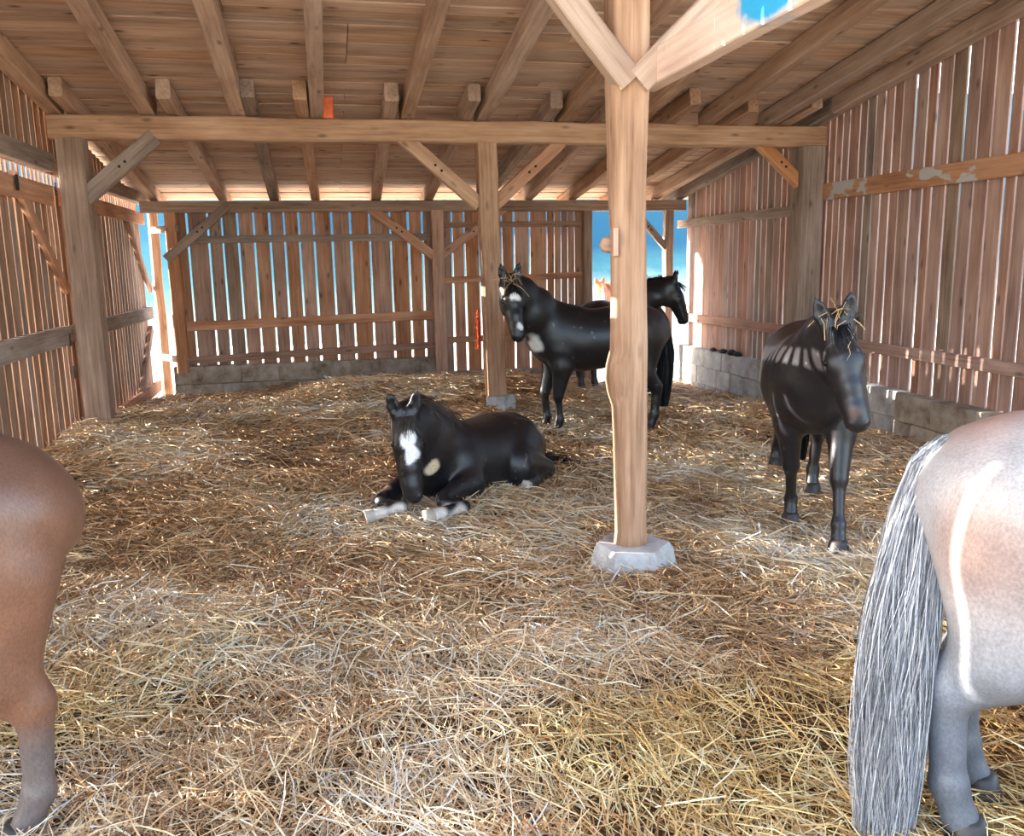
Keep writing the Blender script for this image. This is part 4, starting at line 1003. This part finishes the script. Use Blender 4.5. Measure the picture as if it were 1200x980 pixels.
# 3 chestnut horse outside the doorway
pl = Place(pY(722, 400, 15.6).x, 15.6, -100, z=-0.42)
CH = np.array(srgb(176, 96, 48))
def paint(V, info):
    c = np.tile(CH, (len(V), 1)); return blend(c, V, info['H'](0.25, 0, 0.06), (0.25, 0.03, 0.25), WHITE, 0.3, 0.2, 1)
poll = pl.p(pY(703, 336, 14.9))
nk = [(0.40, 0, 0.98), np.array([0.40, 0, 0.98]) * 0.6 + poll * 0.4, np.array([0.40, 0, 0.98]) * 0.25 + poll * 0.75, poll]
e, info = make_horse('horse', 'chestnut horse outside the back doorway, only its head top showing past the black rump', pl.loc, pl.h, h=0.02, neck=nk, head_dir=(0.55, 0.1, -0.83), head_up=(0.83, 0, 0.55), paint=paint)
mane_of(e, info, np.array(srgb(206, 140, 78)), 400, 0.22, side=1)
tail_guide(e, [(-0.55, 0, 1.10), (-0.63, 0, 1.06), (-0.68, 0, 0.95), (-0.69, 0, 0.75), (-0.69, 0, 0.5), (-0.68, 0, 0.22)], [0.03, 0.045, 0.06, 0.075, 0.07, 0.035], 200, np.array(srgb(206, 140, 78)), w=0.014)

# 4 dark horse walking towards us on the right
pl = Place(2.93, 4.74, 243, z=0.02)
poll = pY(980, 388, 3.98)
def paint(V, info):
    c = np.tile(np.array(srgb(30, 28, 31)), (len(V), 1)); H = info['H']
    c = blend(c, V, H(0.44, 0.0, -0.03), (0.05, 0.07, 0.05), np.array(srgb(120, 104, 98)), 0.5, 0.25, 2, 30)
    c = blend(c, V, H(0.465, -0.03, -0.045), (0.035, 0.04, 0.03), np.array(srgb(196, 176, 168)), 0.5, 0.3, 5, 30)
    c = blend(c, V, H(0.40, -0.01, 0.05), (0.04, 0.03, 0.03), np.array(srgb(96, 66, 58)), 0.9, 0.3, 3, 30)
    return dust(c, V)
p1 = pl.p(poll)
nk = [(0.40, 0, 0.98), np.array([0.40, 0, 1.0]) * 0.58 + p1 * 0.42 + np.array([0, 0, 0.01]), np.array([0.40, 0, 1.0]) * 0.25 + p1 * 0.75, p1]
LF = pl.p(pZ(982, 652, 0.0)); RF = pl.p(pZ(926, 618, 0.0)); RH = pl.p(pZ(918, 562, 0.0)); LH = pl.p(pZ(945, 578, 0.0))
def legf(ft, s, lift=0.0): 
    x, y = ft[0] - 0.03, ft[1]
    return [(0.36, 0.15 * s, 0.80), (0.36 + (x - 0.36) * 0.25, 0.14 * s, 0.66), (0.36 + (x - 0.36) * 0.62, 0.13 * s * 0.45 + y * 0.55, 0.40 + lift), (0.36 + (x - 0.36) * 0.66, 0.13 * s * .4 + y * 0.6, 0.36 + lift), (x - 0.02, y, 0.15 + lift), (x + 0.01, y, 0.065 + lift)]
e, info = make_horse('horse', 'dark horse walking towards us beside the right wall, sun stripes on its back', pl.loc, pl.h, h=0.014, neck=nk, head_dir=pl.d((0.02, -0.42, -0.90)), head_up=pl.d((-0.42, -0.80, 0.42)), paint=paint, headscale=1.12, roundy=1.1,
                     fore=(legf(LF, 1), legf(RF, -1)),
                     hind=([(-0.40, 0.14, 0.98), (-0.27, 0.155, 0.72), (-0.60, 0.12, 0.45), (-0.615, 0.11, 0.40), (-0.64, 0.09, 0.16), (-0.61, 0.09, 0.065)],
                           [(-0.40, -0.14, 0.98), (-0.30, -0.155, 0.72), (-0.70, -0.13, 0.52), (-0.73, -0.13, 0.48), (-0.84, -0.14, 0.27), (-0.82, -0.15, 0.19)]))
mane_of(e, info, BLACK * 0.8, 450, 0.16, side=1); KEEP.append((pl, info, 14, 'straw wisps on the forehead of the walking dark horse'))
tail_guide(e, [(-0.55, 0, 1.10), (-0.63, 0, 1.06), (-0.68, 0, 0.95), (-0.69, 0, 0.75), (-0.69, 0, 0.5), (-0.68, 0, 0.22)], [0.03, 0.045, 0.06, 0.075, 0.07, 0.035], 600, BLACK * 0.8, w=0.012)

# 5 black pinto horse lying in the straw
pl = Place(1.03, 6.06, 224, z=0.015)
poll = pY(475, 490, 5.36)
ZT = [(-0.62, 0.34, 0.02, 0.16), (-0.54, 0.42, 0.0, 0.25), (-0.42, 0.49, -0.02, 0.30), (-0.26, 0.51, -0.02, 0.31), (-0.08, 0.50, -0.03, 0.31), (0.08, 0.505, -0.03, 0.31), (0.22, 0.52, -0.02, 0.285), (0.34, 0.555, 0.0, 0.25), (0.44, 0.54, 0.02, 0.225), (0.54, 0.46, 0.06, 0.18)]
p1 = pl.p(poll)
nk = [(0.42, 0.0, 0.34), np.array([0.44, 0, 0.34]) * 0.6 + p1 * 0.4, np.array([0.44, 0, 0.36]) * 0.25 + p1 * 0.75 + np.array([0, 0, 0.01]), p1]
g = lambda x, y, Y: pl.p(pY(x, y, Y))
def paint(V, info):
    c = np.tile(BLACK, (len(V), 1)); H = info['H']
    c = blend(c, V, H(0.13, -0.004, 0.10), (0.07, 0.040, 0.06), WHITE, 0.25, 0.25, 4, 22)
    c = blend(c, V, H(0.21, 0.008, 0.085), (0.10, 0.026, 0.06), WHITE, 0.3, 0.25, 7, 22)
    c = blend(c, V, H(0.46, -0.01, -0.045), (0.04, 0.05, 0.026), np.array(srgb(222, 178, 168)), 0.4, 0.2, 6, 30)
    c = blend(c, V, g(447, 516, 5.48), (0.12, 0.09, 0.13), WHITE, 0.25, 0.3, 8)
    c = blend(c, V, g(440, 566, 5.5), (0.10, 0.08, 0.12), np.array(srgb(196, 170, 158)), 0.4, 0.4, 9)
    c = blend(c, V, g(499, 545, 5.46), (0.065, 0.09, 0.055), np.array(srgb(218, 200, 168)), 0.25, 0.45, 10)
    c = blend(c, V, g(618, 556, 6.2), (0.06, 0.06, 0.06), np.array(srgb(206, 196, 186)), 0.4, 0.3, 11)
    for (x, y, Y, r) in ((440, 606, 5.2, 0.09), (470, 604, 5.15, 0.10), (500, 608, 5.1, 0.14), (530, 606, 5.2, 0.10)):
        c = blend(c, V, g(x, y, Y), (r, r, 0.08), np.array(srgb(206, 198, 190)), 0.4, 0.35, 12)
    return dust(c, V)
FL = [(0.34, 0.20, 0.30), (0.40, 0.26, 0.16), g(522, 590, 5.37) * [1, 1, 0] + [0, 0, 0.14], g(518, 596, 5.30) * [1, 1, 0] + [0, 0, 0.12], g(544, 606, 5.24) * [1, 1, 0] + [0, 0, 0.10], g(506, 610, 5.12) * [1, 1, 0] + [0, 0, 0.09]]
FR_ = [(0.36, -0.18, 0.28), (0.46, -0.20, 0.15), g(447, 590, 5.42) * [1, 1, 0] + [0, 0, 0.13], g(450, 594, 5.37) * [1, 1, 0] + [0, 0, 0.12], g(470, 602, 5.26) * [1, 1, 0] + [0, 0, 0.13], g(438, 606, 5.24) * [1, 1, 0] + [0, 0, 0.09]]
HL = [(-0.36, 0.20, 0.26), (-0.10, 0.33, 0.17), (-0.46, 0.34, 0.09), (-0.42, 0.36, 0.07), (-0.16, 0.40, 0.05), (-0.08, 0.40, 0.05)]
HR = [(-0.36, -0.20, 0.26), (-0.12, -0.28, 0.15), (-0.44, -0.30, 0.08), (-0.42, -0.32, 0.07), (-0.2, -0.34, 0.05), (-0.12, -0.34, 0.05)]
e, info = make_horse('horse', 'black pinto horse lying in the straw with a white star on its forehead', pl.loc, pl.h, h=0.014, neck=nk, head_dir=pl.d((0.03, -0.30, -0.95)), head_up=pl.d((-0.08, -0.95, 0.30)), paint=paint, headscale=1.12,
                     necks=1.34, trunk=ZT, fore=(FL, FR_), hind=(HL, HR), lie=True, hoofcol=M_HOOFW)
mane_of(e, info, np.array(srgb(70, 58, 50)), 260, 0.20, side=1)
tl = pl.p(pZ(622, 548, 0.2)); tdir = pl.d((0.95, 0.05, -0.2))
n_ = 900
hair('tail', np.tile(pl.p(pY(625, 545, 6.5)), (n_, 1)) + rng.normal(0, 0.035, (n_, 3)), np.tile(tdir, (n_, 1)), 0.44 * rng.uniform(0.6, 1.1, n_), e, BLACK * 0.8, M_HAIR, w=0.012, seg=6, grav=0.10, spread=0.13)

# 6 grey roan horse at the right edge, rump towards us
pl = Place(2.16, 1.60, -45, z=0.0, scale=1.01)
def paint(V, info):
    base_ = np.array(srgb(142, 140, 142)); tan = np.array(srgb(144, 114, 102)); slate = np.array(srgb(100, 106, 116))
    c = np.tile(base_, (len(V), 1))
    w = np.clip((noise3(V, 3.2, 3) - 0.42) / 0.2, 0, 1)[:, None] * 0.85 * np.clip((V[:, 2] - 0.6) / 0.25, 0, 1)[:, None]
    c = c * (1 - w) + tan * w
    w = np.clip((0.72 - V[:, 2]) / 0.25, 0, 1)[:, None] * 0.9
    c = c * (1 - w) + slate * w
    w = np.clip((0.42 - V[:, 2]) / 0.3, 0, 1)[:, None] * 0.6
    return c * (1 - w) + np.array(srgb(76, 80, 88)) * w
e, info = make_horse('horse', 'pale grey roan horse cut off at the right edge, long silver tail', pl.loc, pl.h, h=0.014, scale=1.01, thigh=0.25, legs=1.38, paint=paint,
                     hind=(None, [(-0.40, -0.14, 0.98), (-0.26, -0.155, 0.72), (-0.565, -0.13, 0.46), (-0.58, -0.13, 0.41), (-0.555, -0.13, 0.16), (-0.52, -0.13, 0.065)]))
mane_of(e, info, np.array(srgb(170, 168, 168)), 300, 0.2, side=1)
n_ = 4500
tt = rng.random(n_)
sil = np.outer(1 - tt, srgb(196, 197, 200)) + np.outer(tt, srgb(96, 98, 106))
gp = [pl.p(pY(x, y, Y)) for (x, y, Y) in ((1122, 512, 2.02), (1098, 535, 2.05), (1078, 600, 2.05), (1062, 690, 2.02), (1050, 780, 2.0), (1040, 880, 1.98), (1034, 1000, 1.95))]
tail_guide(e, [(-0.5, 0, 1.14)] + gp, [0.03, 0.045, 0.055, 0.065, 0.072, 0.076, 0.072, 0.045], 4500, sil, w=0.0034, seg=18, colvar=0.35, wav=0.032, short=0.6)

# 7 bay horse at the left edge
pl = Place(-1.45, 2.55, 188, z=0.0)
def paint(V, info):
    bay = np.array(srgb(110, 76, 58)); dark = np.array(srgb(80, 58, 50))
    c = np.tile(bay, (len(V), 1))
    w = np.clip((V[:, 2] - 1.0) / 0.2, 0, 1)[:, None] * 0.7
    c = c * (1 - w) + dark * w
    w = np.clip((0.42 - V[:, 2]) / 0.12, 0, 1)[:, None] * 0.85
    c = c * (1 - w) + np.array(srgb(100, 92, 90)) * w
    return c
e, info = make_horse('horse', 'reddish bay horse cut off at the left edge, rump and hind leg showing', pl.loc, pl.h, h=0.014, paint=paint, roundy=1.08, thigh=1.7,
                     hind=([(-0.40, 0.14, 0.96), (-0.26, 0.155, 0.72), (-0.55, 0.13, 0.45), (-0.565, 0.13, 0.40), (-0.55, 0.13, 0.16), (-0.51, 0.13, 0.065)], [(-0.38, -0.14, 0.98), (-0.10, -0.155, 0.72), (-0.26, -0.13, 0.45), (-0.275, -0.13, 0.40), (-0.22, -0.13, 0.16), (-0.18, -0.13, 0.065)]))
mane_of(e, info, BLACK, 300, 0.2, side=1)
tail_guide(e, [(-0.52, 0, 1.10), (-0.55, -0.08, 1.04), (-0.50, -0.18, 0.9), (-0.42, -0.27, 0.7), (-0.38, -0.30, 0.5), (-0.36, -0.32, 0.3)], [0.03, 0.04, 0.05, 0.06, 0.06, 0.04], 900, np.array(srgb(60, 46, 40)), w=0.006)

# wisps of straw caught on the two horses' heads
def wisps(pl_, info, n, label, spread=0.05):
    H = info['H']; a = math.radians(pl_.h)
    loc = np.array([H(x, y, z) for x, y, z in zip(rng.normal(0.02, spread, n), rng.normal(0, 0.05, n), rng.uniform(0.085, 0.115, n))])
    wpt = np.stack([pl_.loc[0] + loc[:, 0] * pl_.f[0] + loc[:, 1] * pl_.l[0], pl_.loc[1] + loc[:, 0] * pl_.f[1] + loc[:, 1] * pl_.l[1], pl_.loc[2] + loc[:, 2]], 1)
    d = rng.normal(0, 1, (n, 3)); d[:, 2] -= 0.5; d /= np.linalg.norm(d, axis=1)[:, None]; ln = rng.uniform(0.08, 0.2, n)[:, None]
    P = np.stack([wpt - d * ln / 2, wpt + rng.normal(0, 0.01, (n, 3)), wpt + d * ln / 2], 1)
    sd = np.cross(d, rng.normal(0, 1, (n, 3))); sd /= np.linalg.norm(sd, axis=1)[:, None]
    o = put('straw_wisps', strand_mesh('straw_wisps', P, np.repeat((sd * 0.002)[:, None], 3, 1), np.tile(np.array(srgb(196, 160, 110)), (n, 1)), M_STRAW), M_STRAW)
    tag(o, label, 'straw', kind='stuff')
for pl_, info_, n_, lb in KEEP: wisps(pl_, info_, n_, lb)
